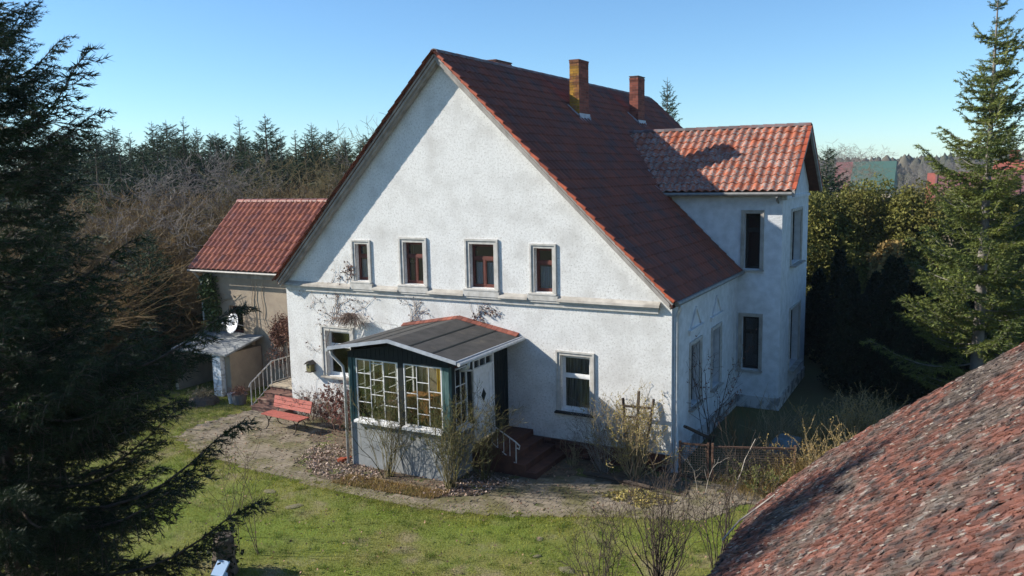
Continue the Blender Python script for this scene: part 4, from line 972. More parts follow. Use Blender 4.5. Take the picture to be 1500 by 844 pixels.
for i, (x, y, s, lb) in enumerate(((3.87, -4.84, .20, 'grey flat stone in the lawn nearest the paved yard'), (4.95, -5.24, .24, 'larger flat stone in the lawn below the porch corner'), (10.32, -4.35, .13, 'small pale stone at the lawn edge under the shaded steps'), (11.29, -5.23, .2, 'flat stone in the mossy lawn left of the bare shrub'), (10.6, -5.0, .11, 'small grey stone amid the yellow moss'))):
    o = bpy.data.objects.new('field_stone', SM[i % 3]); C.objects.link(o); o.location = (x, y, .0); o.scale = (s*.8, s*.55, .022); o.rotation_euler.z = i; tag(o, lb, 'stone', 'stones lying in the lawn')
bp_ = MB().box(4.02, 4.16, -2.75, -2.60, .03, .10).box(4.10, 4.2, -2.6, -2.42, .03, .09).build('loose_bricks', M['verge']); bp_['kind'] = 'stuff'; tag(bp_, 'broken red bricks at the left foot of the porch', 'bricks')
lg = MB().tube([(9.75, -.95, .07), (10.5, -1.0, .07), (11.4, -1.15, .07)], [.05, .045, .04], 7).build('edging_log', M['twig_dark']); tag(lg, 'dark log edging the bed below the yellow shrub', 'log')
# planters by the shed
for (x, y, r_, lb, mt) in ((-2.25, .05, .24, 'black tub with dry grass beside the red side steps', 'pot'), (-2.55, .02, .13, 'small grey bucket beside the black tub', 'zinc')):
    e = empty('planter', (x, y, 0), lb, 'planter'); MB((x, y, 0), (1, 0, 0), (0, 1, 0)).lathe((0, 0, 0), [(0, 0), (r_*.75, 0), (r_, .32), (r_*1.05, .32), (r_*.95, .30), (0, .28)], 14).build('tub', M[mt], e)
    if r_ > .2:
        p = rng.normal(size=(500, 3))*[r_*.5, r_*.5, .06]+[x, y, .40]; V, F = leaf_tris(p, .12, .06); link('dry_grass', np_mesh('dry_grass', V, F), M['dry_leaf'], e)
mh = MB(); mh.lathe((-3.4, -.35, 0), [(.0, .22), (.22, .24), (.42, .16), (.5, 0)], 12); mh = mh.build('planting_bowl', M['iron']); tag(mh, 'low dark bowl of dry heather near the shed post', 'planter')
V, F = leaf_tris(rng.normal(size=(700, 3))*[.22, .18, .06]+[-3.4, -.35, .32], .1, .08); tag(link('dry_heather', np_mesh('dry_heather', V, F), M['twig_tan']), 'tuft of pale dry heather in the low bowl by the shed', 'plant', kind='stuff')
# stump with blue-white panel at the lower left
st = empty('log_stump', (5.95, -8.0, 0), 'dark ivy covered stump near the bottom left corner', 'stump')
MB().tube([(5.95, -8.0, 0), (5.95, -8.0, .3), (5.98, -8.0, .62), (6.0, -8.0, .74)], [.24, .20, .18, .13], 9).build('trunk', M['bark'], st)
V, F = leaf_tris(rng.normal(size=(500, 3))*[.14, .14, .22]+[5.95, -8.0, .36], .07, .4); link('ivy', np_mesh('ivy', V, F), M['yew'], st)
bpn = MB().hexa([(6.02, -8.35, .12), (6.22, -8.28, .10), (6.22, -8.10, .30), (6.02, -8.17, .32)], [(6.02, -8.36, .15), (6.22, -8.29, .13), (6.22, -8.11, .33), (6.02, -8.18, .35)]).box(6.03, 6.21, -8.30, -8.16, .0, .14).build('lamp_panel', M['plastic_blue']); tag(bpn, 'small pale blue box with slanted lid in front of the stump', 'box')

# ------------------------------------------------------------ foreground barn roof
brn = empty('barn', (17.5, -13, 0), 'old barn roof with mossy red and grey shingles in the near right corner', 'barn')
BX, BZ, BS = 14.90, 2.56, .86; BRX = 18.7; BL = -22
vedge = [(14.80, -7.25), (15.0, -7.02), (15.57, -6.66), (16.35, -6.74), (17.06, -7.08), (17.7, -7.36), (BRX, -7.6)]
def by(x):
    for (a, ya), (b, yb) in zip(vedge, vedge[1:]):
        if a <= x <= b: return ya+(yb-ya)*(x-a)/(b-a)
    return vedge[-1][1]
deck = MB(); top = [(x, y, BZ+BS*(x-BX)) for x, y in vedge]+[(BRX, BL, BZ+BS*(BRX-BX)), (14.80, BL, BZ+BS*(14.8-BX))]
n_ = len(top); deck.v = top+[(x, y, z-.12) for x, y, z in top]; deck.f = [tuple(range(n_)), tuple(range(2*n_-1, n_-1, -1))]+[(i, (i+1) % n_, n_+(i+1) % n_, n_+i) for i in range(n_)]
deck = deck.build('barn_roof_slope', M['shingle_base'], brn)
rbz = BZ+BS*(BRX-BX)
MB().hexa([(BRX, -7.6, rbz), (BRX, BL, rbz), (BRX+3.8, BL, BZ), (BRX+3.8, -7.6, BZ)], [(BRX, -7.6, rbz-.12), (BRX, BL, rbz-.12), (BRX+3.8, BL, BZ-.12), (BRX+3.8, -7.6, BZ-.12)]).build('barn_roof_slope', M['shingle_base'], brn)
wall('barn_end_wall', MB((0, -7.9, 0), GU, (0, 1, 0)), BX+.25, BRX+3.5, 0, lambda x: min(BZ+BS*(x-BX), BZ+BS*(2*BRX-x-BX))-.13, [], M['brick'], brn, brk=(BRX,))
wall('barn_side_wall', MB((BX+.25, 0, 0), EU, (-1, 0, 0)), BL, -7.9, 0, lambda y: BZ+.08, [], M['brick'], brn)
wall('barn_side_wall', MB((BRX+3.5, 0, 0), EU, (1, 0, 0)), BL, -7.9, 0, lambda y: BZ+.08, [], M['brick'], brn)
# thin overlapping shingles laid diagonally across the slope
e1 = Vector((1, 0, BS)).normalized(); nB = Vector((-BS, 0, 1)).normalized(); rdb = random.Random(11)
qa = (e1*math.cos(R(27))+Vector((0, -1, 0))*math.sin(R(27))).normalized(); qb = nB.cross(qa).normalized()
smp = MB(); smp.v = [(-.068, -.042, 0), (.06, -.047, 0), (.07, .04, -.004), (-.06, .045, -.004), (-.066, -.04, .016), (.058, -.045, .013), (.066, .04, .006), (-.058, .043, .007)]
smp.f = [(4, 5, 6, 7), (0, 1, 5, 4), (1, 2, 6, 5), (2, 3, 7, 6), (3, 0, 4, 7)]
smp = smp.mesh('shingle', recalc=False); smp.materials.append(M['shingle'])
mats = []; O0 = Vector((BX, -7, BZ))
for j in range(-230, 230):
    off = rdb.uniform(0, .12)
    for i in range(-150, 150):
        p = O0+qa*(i*.080+off)+qb*(j*.044)
        if p.x < 14.84 or p.x > BRX-.02 or p.y > by(p.x)-.02 or p.y < -15.5: continue
        n2 = (nB+qa*rdb.gauss(0, .06)+qb*rdb.gauss(0, .08)).normalized(); a2 = (qa+qb*rdb.gauss(0, .10)); a2 = (a2-n2*a2.dot(n2)).normalized()
        mats.append(basis(a2, n2.cross(a2), n2, p+nB*rdb.uniform(.0, .016)) @ Matrix.Diagonal((rdb.uniform(.5, .98), rdb.uniform(.52, .86), rdb.uniform(.7, 1.3), 1)))
mats = [m_ for m_ in mats if rdb.random() > .04]
pieces(deck, 'shingle', smp, mats, 300, 'shingle_field')
F_ = Matrix.Translation((2*BRX, 0, 0)) @ Matrix.Scale(-1, 4, (1, 0, 0))
o = link('shingle_field', join_copies(smp, [F_ @ m_ for m_ in mats]), None, [c for c in brn.children if c.name.startswith('barn_roof_slope') and c != deck][0]); o['kind'] = 'stuff'
o = MB().tube([(BRX, -7.55, rbz+.01), (BRX, -15.4, rbz+.01)], .07, 8).build('ridge_cap', M['shingle_base'], brn)
# pale lichen flakes and moss cushions on the slope
fl = []
for i in range(600):
    x = rdb.uniform(14.9, BRX-.1); y = rdb.uniform(-15, by(x)-.05); s = rdb.uniform(.12, .42)
    fl.append(basis(qa, qb, nB, Vector((x, y, BZ+BS*(x-BX)))+nB*.026) @ Matrix.Diagonal((s, s*.6, .6, 1)))
fm = smp.copy(); fm.materials.clear(); fm.materials.append(M['pale_chip']); o = link('lichen_flakes', join_copies(fm, fl), None, deck); o['kind'] = 'stuff'
tw = MB().tube([(15.15, -7.35, 2.83), (14.95, -7.5, 2.66), (14.82, -7.8, 2.60), (14.72, -8.2, 2.50)], .012, 5).build('dead_twig', M['pale_chip']); tag(tw, 'pale dead twig lying over the near corner of the barn roof', 'twig')

# ------------------------------------------------------------ far houses (right)
fh = empty('far_house', (18.6, 57, 0), 'house with long maroon roof seen behind the right spruce', 'house')
MB().box(15.6, 30, 55, 64, 0, 3.0).build('wall', M['far_wall'], fh)
MB().hexa([(15.2, 54.3, 2.9), (30.4, 54.3, 2.9), (30.4, 59.5, 6.4), (15.2, 59.5, 6.4)], [(15.2, 54.3, 2.7), (30.4, 54.3, 2.7), (30.4, 64.7, 2.7), (15.2, 64.7, 2.7)]).build('roof', M['maroon_roof'], fh)
for x in range(0, 19): MB().bar((15.3+x*.82, 54.28, 2.93), (15.3+x*.82, 59.48, 6.43), .09, .09).build('roof_rib', M['maroon_roof'], fh)
for x in (17, 20, 23, 26): MB((0, 55, 0), GU, GN).box(x, x+1.0, .0, .04, 1.0, 2.2).build('window', M['gl_dark'], fh)
def far_house(x0, x1, y0, y1, hz, rz2, wm, rm, lb, chim=None):
    e = empty('far_house', ((x0+x1)/2, (y0+y1)/2, 0), lb, 'house'); ym = (y0+y1)/2
    MB().box(x0, x1, y0, y1, 0, hz).build('wall', wm, e)
    MB().prism([(y0-.5, hz-.2), (y1+.5, hz-.2), (ym, rz2)], 0, x0-.4, x1+.4).build('roof', rm, e)
    for k in range(3): x = x0+(x1-x0)*(k+.5)/3; MB((0, y0, 0), GU, GN).box(x-.5, x+.5, 0, .05, 1, 2.3).build('window', M['gl_dark'], e)
    if chim: MB().box(*chim).build('chimney', M['brick'], e)
far_house(14.6, 17.6, 68, 76, 3.6, 6.3, M['far_wall'], M['red_roof'], 'house with bright orange ridge left of the right spruce trunk')
far_house(20.3, 27.0, 76, 84, 4.4, 7.4, M['far_wall'], M['red_roof'], 'red roofed house with square brick chimney at the right edge', (21.3, 22.1, 79.6, 80.4, 6.5, 8.4))
far_house(3.0, 8.2, 114, 122, 4.0, 7.9, M['far_wall'], M['green_roof'], 'distant green roofed house above the olive hedge')
far_house(.5, 2.6, 116, 121, 4.0, 7.9, M['far_wall'], M['maroon_roof'], 'distant reddish roofed house left of the green roof')

# ------------------------------------------------------------ vegetation
# lawn grass: real blades, one mass
def scatter(poly, n, r=rng):
    xs = [p[0] for p in poly]; ys = [p[1] for p in poly]; P = np.stack([r.uniform(min(xs), max(xs), n*2), r.uniform(min(ys), max(ys), n*2)], 1)
    ins = np.zeros(len(P), bool); j = len(poly)-1
    for i in range(len(poly)):
        xi, yi = poly[i]; xj, yj = poly[j]
        if yi != yj: c = ((yi > P[:, 1]) != (yj > P[:, 1])) & (P[:, 0] < (xj-xi)*(P[:, 1]-yi)/(yj-yi)+xi); ins ^= c
        j = i
    return P[ins][:n]
def blades(P, h, wd, z=0, lean=.5):
    K = len(P); a = rng.random(K)*6.283; hh = h*(.5+rng.random(K)); B_ = np.c_[P, np.full(K, z)]
    sd = np.c_[np.cos(a), np.sin(a), np.zeros(K)]*wd; b = rng.normal(size=(K, 2))*lean
    tip = B_+np.c_[b[:, 0]*hh, b[:, 1]*hh, hh]
    return np.stack([B_-sd, B_+sd, tip], 1).reshape(-1, 3)
gz = [(-9, -10.5), (15, -10.5), (15, -.5)]+LAWN[3:-1]+[(-9, 2)]
P = scatter(gz, 260000); dsty = (np.sin(P[:, 0]*1.7+P[:, 1])+np.sin(P[:, 1]*2.3-P[:, 0]*.9)+np.sin(P[:, 0]*5.1)*np.sin(P[:, 1]*4.3))
P = P[rng.random(len(P)) < np.clip(.72+dsty*.18, .25, 1)]
V = blades(P, .042, .0045, -.006); tag(link('lawn_grass', np_mesh('lawn_grass', V, np.arange(len(V)).reshape(-1, 3)), M['blade']), 'short green and yellow winter grass of the front lawn', 'grass', kind='stuff')
# taller clumps in the lawn
cc = scatter(gz, 1500); P = np.repeat(cc, 26, 0)+rng.normal(size=(len(cc)*26, 2))*.055; V = blades(P, .075, .0045, -.006, .7)
tag(link('grass_tufts', np_mesh('grass_tufts', V, np.arange(len(V)).reshape(-1, 3)), M['tuft']), 'darker taller grass tufts standing out of the lawn', 'grass', kind='stuff')
# edge tufts creeping over the paving
ed = np.array(PATH[:11]); tt = rng.random(16000)*(len(ed)-1.001); i_ = tt.astype(int); f_ = (tt-i_)[:, None]; P = ed[i_]*(1-f_)+ed[i_+1]*f_+rng.normal(size=(16000, 2))*[.3, .22]*(.5+rng.random((16000, 1)))
P2 = scatter(PATH, 14000); P2 = P2[(np.sin(P2[:, 0]*2.1)+np.sin(P2[:, 1]*3.7+P2[:, 0])+.6*np.sin(P2[:, 0]*7)*np.sin(P2[:, 1]*6)) > .7]
V = blades(np.concatenate([P, P2]), .035, .005, .004); tag(link('edge_grass', np_mesh('edge_grass', V, np.arange(len(V)).reshape(-1, 3)), M['blade']), 'grass tufts creeping over the curved edge of the paving', 'grass', kind='stuff')
# leaf litter
def litter(name, poly, n, mt, lbl, size=.05, z=.03):
    P = scatter(poly, n); V, F = leaf_tris(np.c_[P, z+rng.random(len(P))*.03], size, .4); V[:, 2] = np.clip(V[:, 2], z-.01, z+.05); tag(link(name, np_mesh(name, V, F), mt), lbl, 'leaves', kind='stuff')
litter('fallen_leaves', [(3.0, -3.2), (4.3, -3.7), (5.6, -3.75), (5.5, -2.8), (4.4, -2.6), (3.6, -1.8), (2.6, -1.9)], 1500, M['pale_litter'], 'pale pinkish fallen leaves heaped left of the porch base')
litter('fallen_leaves', [(7.1, -3.6), (8.2, -3.1), (8.6, -2.0), (7.6, -2.0), (7.2, -2.9)], 900, M['pale_litter'], 'pinkish fallen leaves at the right front corner of the porch')
litter('fallen_leaves', BED1, 2500, M['leaf_litter'], 'brown fallen leaves spread over the garden bed')
litter('fallen_leaves', PATH, 1500, M['leaf_litter'], 'thin scatter of brown leaves on the paved path', .05, .018)
litter('fallen_leaves', gz, 2600, M['leaf_litter'], 'single brown leaves dotted over the lawn', .045, .02)
litter('fallen_leaves', [(10.4, -1.9), (11.6, -2.2), (12.2, -1.5), (11.2, -1.2)], 700, M['yellow_leaf'], 'yellowish leaves in the mossy patch beyond the shaded steps', .06, .02)
P = scatter([(4.8, -3.9), (7.4, -3.7), (7.6, -3.2), (4.9, -3.3)], 3500); V = blades(P, .07, .006, .02); tag(link('bed_grass', np_mesh('bed_grass', V, np.arange(len(V)).reshape(-1, 3)), M['straw']), 'strawy grass at the front foot of the porch', 'grass', kind='stuff')

# --- conifers
def place_shadowless(): pass
dense = dict(ds=.050, nl=.060, nd=.0095, nw=.0055, droop=.22, rise=.28, wid=.48, hang=1.1)
AZ = math.atan2(.4774, .8784)
heroes = [(AZ-.03, 7.35, 1.7, -.40), (AZ+.10, 4.85, 2.95, -.02), (AZ+.02, 3.2, 3.0, -.13), (AZ-.2, 5.0, 2.1, .1), (AZ+.25, 4.55, 1.95, .1), (AZ+.3, 4.0, 1.7, .12), (AZ-.35, 4.5, 2.2, .1), (AZ+.0, 4.3, 2.2, .15), (AZ+.05, 8.3, .95, -.4), (AZ-.3, 7.8, 1.0, -.2), (AZ+.3, 6.6, 1.1, -.1), (AZ-.2, 6.3, 1.15, .0), (AZ-.1, 5.6, 1.3, .1)]
cm_, tm_ = conifer_meshes(21, 10.2, 2.5, z0=1.0, step=.31, per=9, protos=(1.2, 2.4), bp=dense, trunk=.16, taper=.85, heroes=heroes, topangle=-.3, lowangle=.12,
                          keep=lambda a, z: (math.cos(a-AZ) > -.45 or random.random() < .4) and not (4.9 < z < 6.9 and math.cos(a-AZ) > .3 and random.random() < .3) and not (z < 2.3 and math.cos(a-AZ) > .25) and not (2.0 < z < 3.8 and math.cos(a-AZ) > .2 and random.random() < .45))
tree('spruce_tree', (7.38, -12.25, 0), 'huge dark spruce filling the left edge, drooping branches in front of the lawn', 'tree', tm_, cm_, M['bark'], M['needle_dark'])
print('near spruce tris', len(cm_.polygons), len(tm_.polygons))

fir = dict(ds=.075, nl=.075, nd=.012, nw=.0105, droop=.15, rise=.34, wid=.40, hang=.3)
cm_, tm_ = conifer_meshes(5, 11.3, 1.95, z0=1.2, step=.44, per=8, protos=(.8, 1.8), bp=fir, trunk=.17, taper=.75, topangle=-.35, lowangle=.0, jit=.3)
tree('spruce_tree', (17.6, 6.6, 0), 'tall sunlit spruce with open layered branches at the right edge', 'tree', tm_, cm_, M['bark_grey'], M['needle_olive'])
print('right', len(cm_.polygons))

mid = dict(ds=.10, nl=.13, nd=.026, nw=.024, droop=.2, rise=.25, wid=.5, sub=False, hang=.4)
PROTO = []
for i, (H, Rb, tp_) in enumerate(((10, 1.9, .9), (10, 2.3, .8), (10, 1.6, 1.0))):
    PROTO.append(conifer_meshes(40+i, H, Rb, z0=.8, step=.46, per=8, protos=(.8, 1.6), bp=mid, trunk=.14, taper=tp_, topangle=-.5, lowangle=.05))
print('proto', [len(a.polygons) for a, b in PROTO])
tree('spruce_tree', (4.9, 20.0, 0), 'spruce top showing behind the roof right of the chimneys', 'tree', PROTO[0][1], PROTO[0][0], M['bark'], M['needle_blue'], s=1.12)
for a, b in PROTO: 
    if not a.materials: a.materials.append(M['needle_blue']); b.materials.append(M['bark'])
def pix(x, y, dist):            # ground-plan position of a picture column at a distance
    d = fw+r2*((x-750)/1196.46)-u2*((y-422)/1196.46); return Vector(CAM)+d*dist
rd = random.Random(17)
# row of conifers on the left horizon: (column, top row, distance)
row = [(128, 178, 46), (165, 188, 60), (190, 200, 50), (222, 182, 52), (243, 180, 58), (268, 178, 50), (288, 190, 64), (315, 196, 56), (350, 176, 50), (388, 172, 46), (404, 200, 60), (432, 196, 56), (456, 184, 48), (478, 192, 52), (505, 205, 50), (532, 200, 46), (552, 195, 44), (575, 205, 46), (100, 190, 50), (70, 185, 48), (30, 190, 55), (0, 180, 50), (208, 215, 44), (300, 222, 44), (330, 225, 46), (365, 220, 42), (420, 225, 42), (250, 228, 40), (175, 225, 40), (140, 230, 38)]
row += [(rd.uniform(60, 590), rd.uniform(196, 214), rd.uniform(43, 58)) for _ in range(48)]
names = {0: 'dark pointed forest spruce', 8: 'tall pointed forest spruce'}
for i, (x, y, D) in enumerate(row):
    p = pix(x, y, D); pr_ = PROTO[i % 3]; s = p.z/10.0*1.02
    tree('forest_spruce', (p.x, p.y, 0), 'dark pointed spruce in the forest row on the left horizon', 'tree', pr_[1], pr_[0], M['bark'], M['needle_blue'], 'spruces in the forest row on the left horizon', rz=rd.uniform(0, 6), s=s*rd.uniform(1.4, 1.8), sz=s)
# single conifers
def con(x, y, D, lbl, pi=1, wide=1.2, cmn=None, grp=None):
    p = pix(x, y, D); s = p.z/10.0
    if cmn:
        a = PROTO[pi][0].copy(); a.materials.clear(); a.materials.append(cmn)
    else: a = PROTO[pi][0]
    return tree('spruce_tree', (p.x, p.y, 0), lbl, 'tree', PROTO[pi][1], a, M['bark'], M['needle_blue'], grp, rz=rd.uniform(0, 6), s=s*wide, sz=s)
con(1212, 212, 44, 'dark conifer standing right of the wing gable, above the hedge', 1, 1.5)
con(150, 272, 38, 'bright green young spruce lit up behind the near dark spruce', 1, 1.4, M['needle_olive'])
con(60, 260, 30, 'broad spruce hidden behind the near dark spruce, far left', 1, 1.5)
con(215, 330, 28, 'dark low spruce left of the pale bare tree', 0, 1.6)

# leafy masses (thuja, yew): clumps of small leaves through uneven volumes on real stems
def shrub_mass(name, cx, cy, rx, ry, H, n, size, mt, lbl, cat='shrub', seed=1, blobs=22, z0=.2, lump=.34, grp=None, stem=M['bark'], squash=.35):
    r = np.random.default_rng(seed); e = empty(name, (cx, cy, 0), lbl, cat, grp); pts = []
    sk = Skel()
    for b in range(blobs):
        a = r.random()*6.283; q = math.sqrt(r.random())*.85; bz = z0+(H-z0)*(r.random()**.7)*.92; sh_ = math.sqrt(max(0, 1-(bz/H)**3))
        c = np.array([math.cos(a)*q*rx*sh_, math.sin(a)*q*ry*sh_, bz]); br = lump*min(rx, ry, H)*(.6+.8*r.random())
        k = int(n/blobs); u = r.normal(size=(k, 3)); u /= np.linalg.norm(u, axis=1)[:, None]; rad = br*(.45+.55*r.random((k, 1))**.5)
        rad *= 1+.25*np.sin(u[:, :1]*7+b)*np.cos(u[:, 2:3]*9); P_ = c+u*rad*[1, 1, 1.15]; pts.append(P_)
        sk.seg((c[0]*.2, c[1]*.2, 0), (c[0]*.7, c[1]*.7, c[2]*.6), .03, .02); sk.seg((c[0]*.7, c[1]*.7, c[2]*.6), tuple(c), .02, .008)
    pts = np.concatenate(pts); pts = pts[pts[:, 2] > .05]; V, F = leaf_tris(pts, size, squash, r=r)
    o = link('foliage', np_mesh('foliage', V, F), mt); o.parent = e; o = link('stems', sk.mesh('stems', 4), stem); o.parent = e
    return e
def upright_mass(name, cx, cy, rx, ry, H, n, size, mt, lbl, seed=1, spires=14, grp=None):
    r = np.random.default_rng(seed); e = empty(name, (cx, cy, 0), lbl, 'conifer', grp); pts = []; sk = Skel()
    for b in range(spires):
        a = r.random()*6.283; q = math.sqrt(r.random()); x, y = math.cos(a)*q*rx, math.sin(a)*q*ry; h = H*(1-.45*q*q)*(.72+.28*r.random()); w_ = .75*(.7+.5*r.random())
        k = n//spires; t = r.random(k)**.8; an = r.random(k)*6.283; rr = w_*(1-t)**.6*(.35+.65*r.random(k)**.5)*(1+.3*np.sin(t*22+an*2))
        pts.append(np.c_[x*(1+t*.12)+np.cos(an)*rr, y*(1+t*.12)+np.sin(an)*rr, .1+t*h]); sk.seg((x*.6, y*.6, 0), (x*1.1, y*1.1, h*.95), .04, .008)
    V, F = leaf_tris(np.concatenate(pts), size, .3, r=r); o = link('foliage', np_mesh('foliage', V, F), mt); o.parent = e; o = link('stems', sk.mesh('stems', 4), M['bark']); o.parent = e
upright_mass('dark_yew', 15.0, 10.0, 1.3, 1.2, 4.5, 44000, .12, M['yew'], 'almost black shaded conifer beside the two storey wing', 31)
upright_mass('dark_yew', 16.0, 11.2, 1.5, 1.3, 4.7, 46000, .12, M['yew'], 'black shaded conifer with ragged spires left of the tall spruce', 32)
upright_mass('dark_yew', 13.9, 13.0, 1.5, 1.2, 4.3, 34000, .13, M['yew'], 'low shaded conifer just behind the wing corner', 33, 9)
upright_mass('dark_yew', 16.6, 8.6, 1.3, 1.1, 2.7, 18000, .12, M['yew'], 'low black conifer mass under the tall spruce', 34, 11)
hz = [(11.6, 21, 2.2, 2.0, 5.6), (13.6, 22.0, 2.3, 2.0, 5.8), (15.6, 22, 2.3, 2.0, 5.9), (17.8, 23.5, 2.2, 2.0, 5.8), (10.2, 25, 2.4, 2.2, 5.7), (9.5, 22.6, 1.8, 1.6, 5.6), (20.0, 25, 2.4, 2.2, 5.0), (11.0, 21.0, 1.5, 1.2, 4.4), (13.2, 21.4, 1.6, 1.2, 4.4), (15.6, 21.2, 1.6, 1.2, 4.0)]
for i, (x, y, rx, ry, H) in enumerate(hz):
    shrub_mass('olive_thuja', x, y, rx, ry, H, 34000, .105, M['thuja'], ['olive green thuja immediately right of the wing roof', 'olive thuja in the middle of the sunlit hedge', 'olive thuja at the right end of the rounded hedge', 'olive thuja behind the tall spruce trunk', 'rear thuja peeking over the hedge near the far conifer', 'thuja clump nearest the wing, partly hidden by it', 'low thuja beyond the spruce at the right edge', 'low olive bush at the foot of the hedge beside the wing wall', 'low olive bush at the foot of the hedge above the black conifers', 'low olive bush at the foot of the hedge left of the spruce'][i], 'shrub', 60+i, 26, z0=1.0, lump=.36, squash=.4)
shrub_mass('ochre_shrub', 14.6, 20.2, 1.0, .9, 3.9, 6000, .16, M['straw'], 'ochre leaved shrub in front of the hedge, over the black conifer', 'shrub', 71, 12, lump=.4)
for i, (x, y, s_) in enumerate(((17.5, 16, 1.2), (19.8, 15, 1.3), (19.2, 11, 1.2))):
    shrub_mass('green_shrub', x, y, 1.5*s_, 1.3*s_, 3.2, 9000, .15, M['needle_olive'] if i != 1 else M['thuja'], ['green shrub behind the lower boughs of the tall spruce', 'olive shrub at the right edge behind the spruce', 'low green shrub under the right edge of the spruce'][i], 'shrub', 75+i, 14)

# --- bare trees and thickets
BT = [bare_tree_meshes(101, 10, lev=4, trunk=.13, kids=3, spread=.75, twig=1.6, wig=.15), bare_tree_meshes(102, 10, lev=4, trunk=.11, kids=3, spread=.85, twig=1.7, first=.15, wig=.16), bare_tree_meshes(103, 10, lev=4, trunk=.09, kids=2, spread=.6, twig=1.6, stems=3, wig=.15)]
print('bare', [len(b.polygons) for a, b, c in BT])
def bare(x, y, D, lbl, k=0, mt='bark_grey', wide=1.0, grp=None, name='bare_tree', cat='tree', zb=0):
    p = pix(x, y, D); s = p.z/10*1.0; tm, bm2 = BT[k][0], BT[k][1]
    key = (k, mt)
    if key not in CACHE:
        a = tm.copy(); a.materials.clear(); a.materials.append(M[mt]); b = bm2.copy(); b.materials.clear(); b.materials.append(M[mt]); CACHE[key] = (a, b)
    a, b = CACHE[key]
    return tree(name, (p.x, p.y, 0), lbl, cat, a, b, None, None, grp, rz=rd.uniform(0, 6), s=s*wide, sz=s, crown='branches')
CACHE = {}
for i, (x, y, D, k, mt, wd, lb) in enumerate((
    (290, 225, 36, 1, 'bark_grey', 1.3, 'pale grey bare tree with tangled twigs left of the annex roof'),
    (240, 285, 31, 1, 'bark_grey', 1.4, 'low spreading grey bare tree right of the near spruce'),
    (432, 175, 33, 2, 'bark_olive', 1.1, 'lichen yellow bare tree above the middle of the annex roof'),
    (480, 170, 36, 0, 'bark_olive', 1.1, 'tall bare tree rising above the annex roof, right of the lichen yellow one'),
    (560, 160, 38, 0, 'bark_grey', 1.0, 'bare treetop touching the left slope of the gable'),
    (545, 185, 34, 2, 'bark_olive', 1.0, 'shorter bare tree close to the left slope of the gable'),
    (345, 240, 35, 2, 'bark_olive', 1.2, 'slender olive stemmed tree just left of the annex ridge'),
    (405, 205, 38, 1, 'bark_olive', 1.2, 'bare spreading tree behind the left half of the annex ridge'),
    (510, 215, 37, 1, 'bark_olive', 1.2, 'brownish bare tree behind the right half of the annex ridge'),
    (370, 205, 38, 0, 'bark_grey', 1.1, 'thin grey bare tree between the forest row and the annex'),
    (275, 240, 36, 0, 'bark_grey', 1.2, 'grey bare tree in front of the forest row, far left'),
    (330, 235, 40, 1, 'bark_grey', 1.3, 'wide grey bare tree in front of the forest row'))):
    bare(x, y, D, lb, k, mt, wd)
TH = [bare_tree_meshes(111+i, 10, lev=3, trunk=.035, kids=3, spread=.55, twig=1.7, stems=12, first=.12, wig=.15) for i in range(2)]
BT += TH
for i in range(46):
    x = rd.uniform(195, 590); D = rd.uniform(36, 48); y = 272+rd.uniform(-14, 40)-(x-250)*.05+(0 if D > 32 else 40)
    bare(x, y, D, 'brown leafless thicket shrub behind the annex', 3+i % 2, ('twig_brown', 'twig_tan', 'twig_brown')[i % 3] if i % 7 else 'bark_olive', 1.9, 'brown thicket behind the annex', 'thicket_shrub', 'shrub')
for i in range(8):
    x = rd.uniform(200, 285)-i*2; D = rd.uniform(31, 35)
    bare(x, 380+rd.uniform(-25, 45), D, 'low brown thicket shrub left of the annex wall', 3+i % 2, 'twig_tan' if i % 2 else 'twig_brown', 2.2, 'low brown thicket left of the annex', 'thicket_shrub', 'shrub')
for i in range(12):
    bare(rd.uniform(0, 240), rd.uniform(300, 400), rd.uniform(28, 40), 'pale brown thicket glimpsed through the near spruce', 3+i % 2, 'twig_brown', 2.4, 'thicket behind the near spruce', 'thicket_shrub', 'shrub')
for i, (x, y, D) in enumerate(((1300, 290, 43), (1265, 310, 42), (1235, 325, 41), (1335, 320, 42))):
    bare(x, y, D, ['pale bare bush in front of the middle of the thuja hedge', 'pale twiggy bush left of the middle of the hedge', 'small pale bush nearest the wing in front of the hedge', 'pale bush partly behind the tall spruce'][i], 3+i % 2, 'twig_tan', 2.0, None, 'bare_bush', 'shrub')
for i in range(16):
    x = 1190+i*22+rd.uniform(-8, 8)
    bare(x, 222+rd.uniform(-4, 14)+(0 if i > 3 else -6), rd.uniform(120, 190), 'hazy bare tree on the far right horizon', i % 3, 'bark_grey', 1.7, 'bare trees on the far right horizon')
bare(1205, 205, 75, 'grey bare treetop just right of the wing gable', 0, 'bark_grey', 1.5)
bare(1263, 236, 100, 'russet tinted bare tree by the distant green roof', 1, 'twig_brown', 1.6)
bare(1390, 232, 95, 'bare tree left of the tall spruce tip branches on the horizon', 1, 'bark_grey', 1.8)

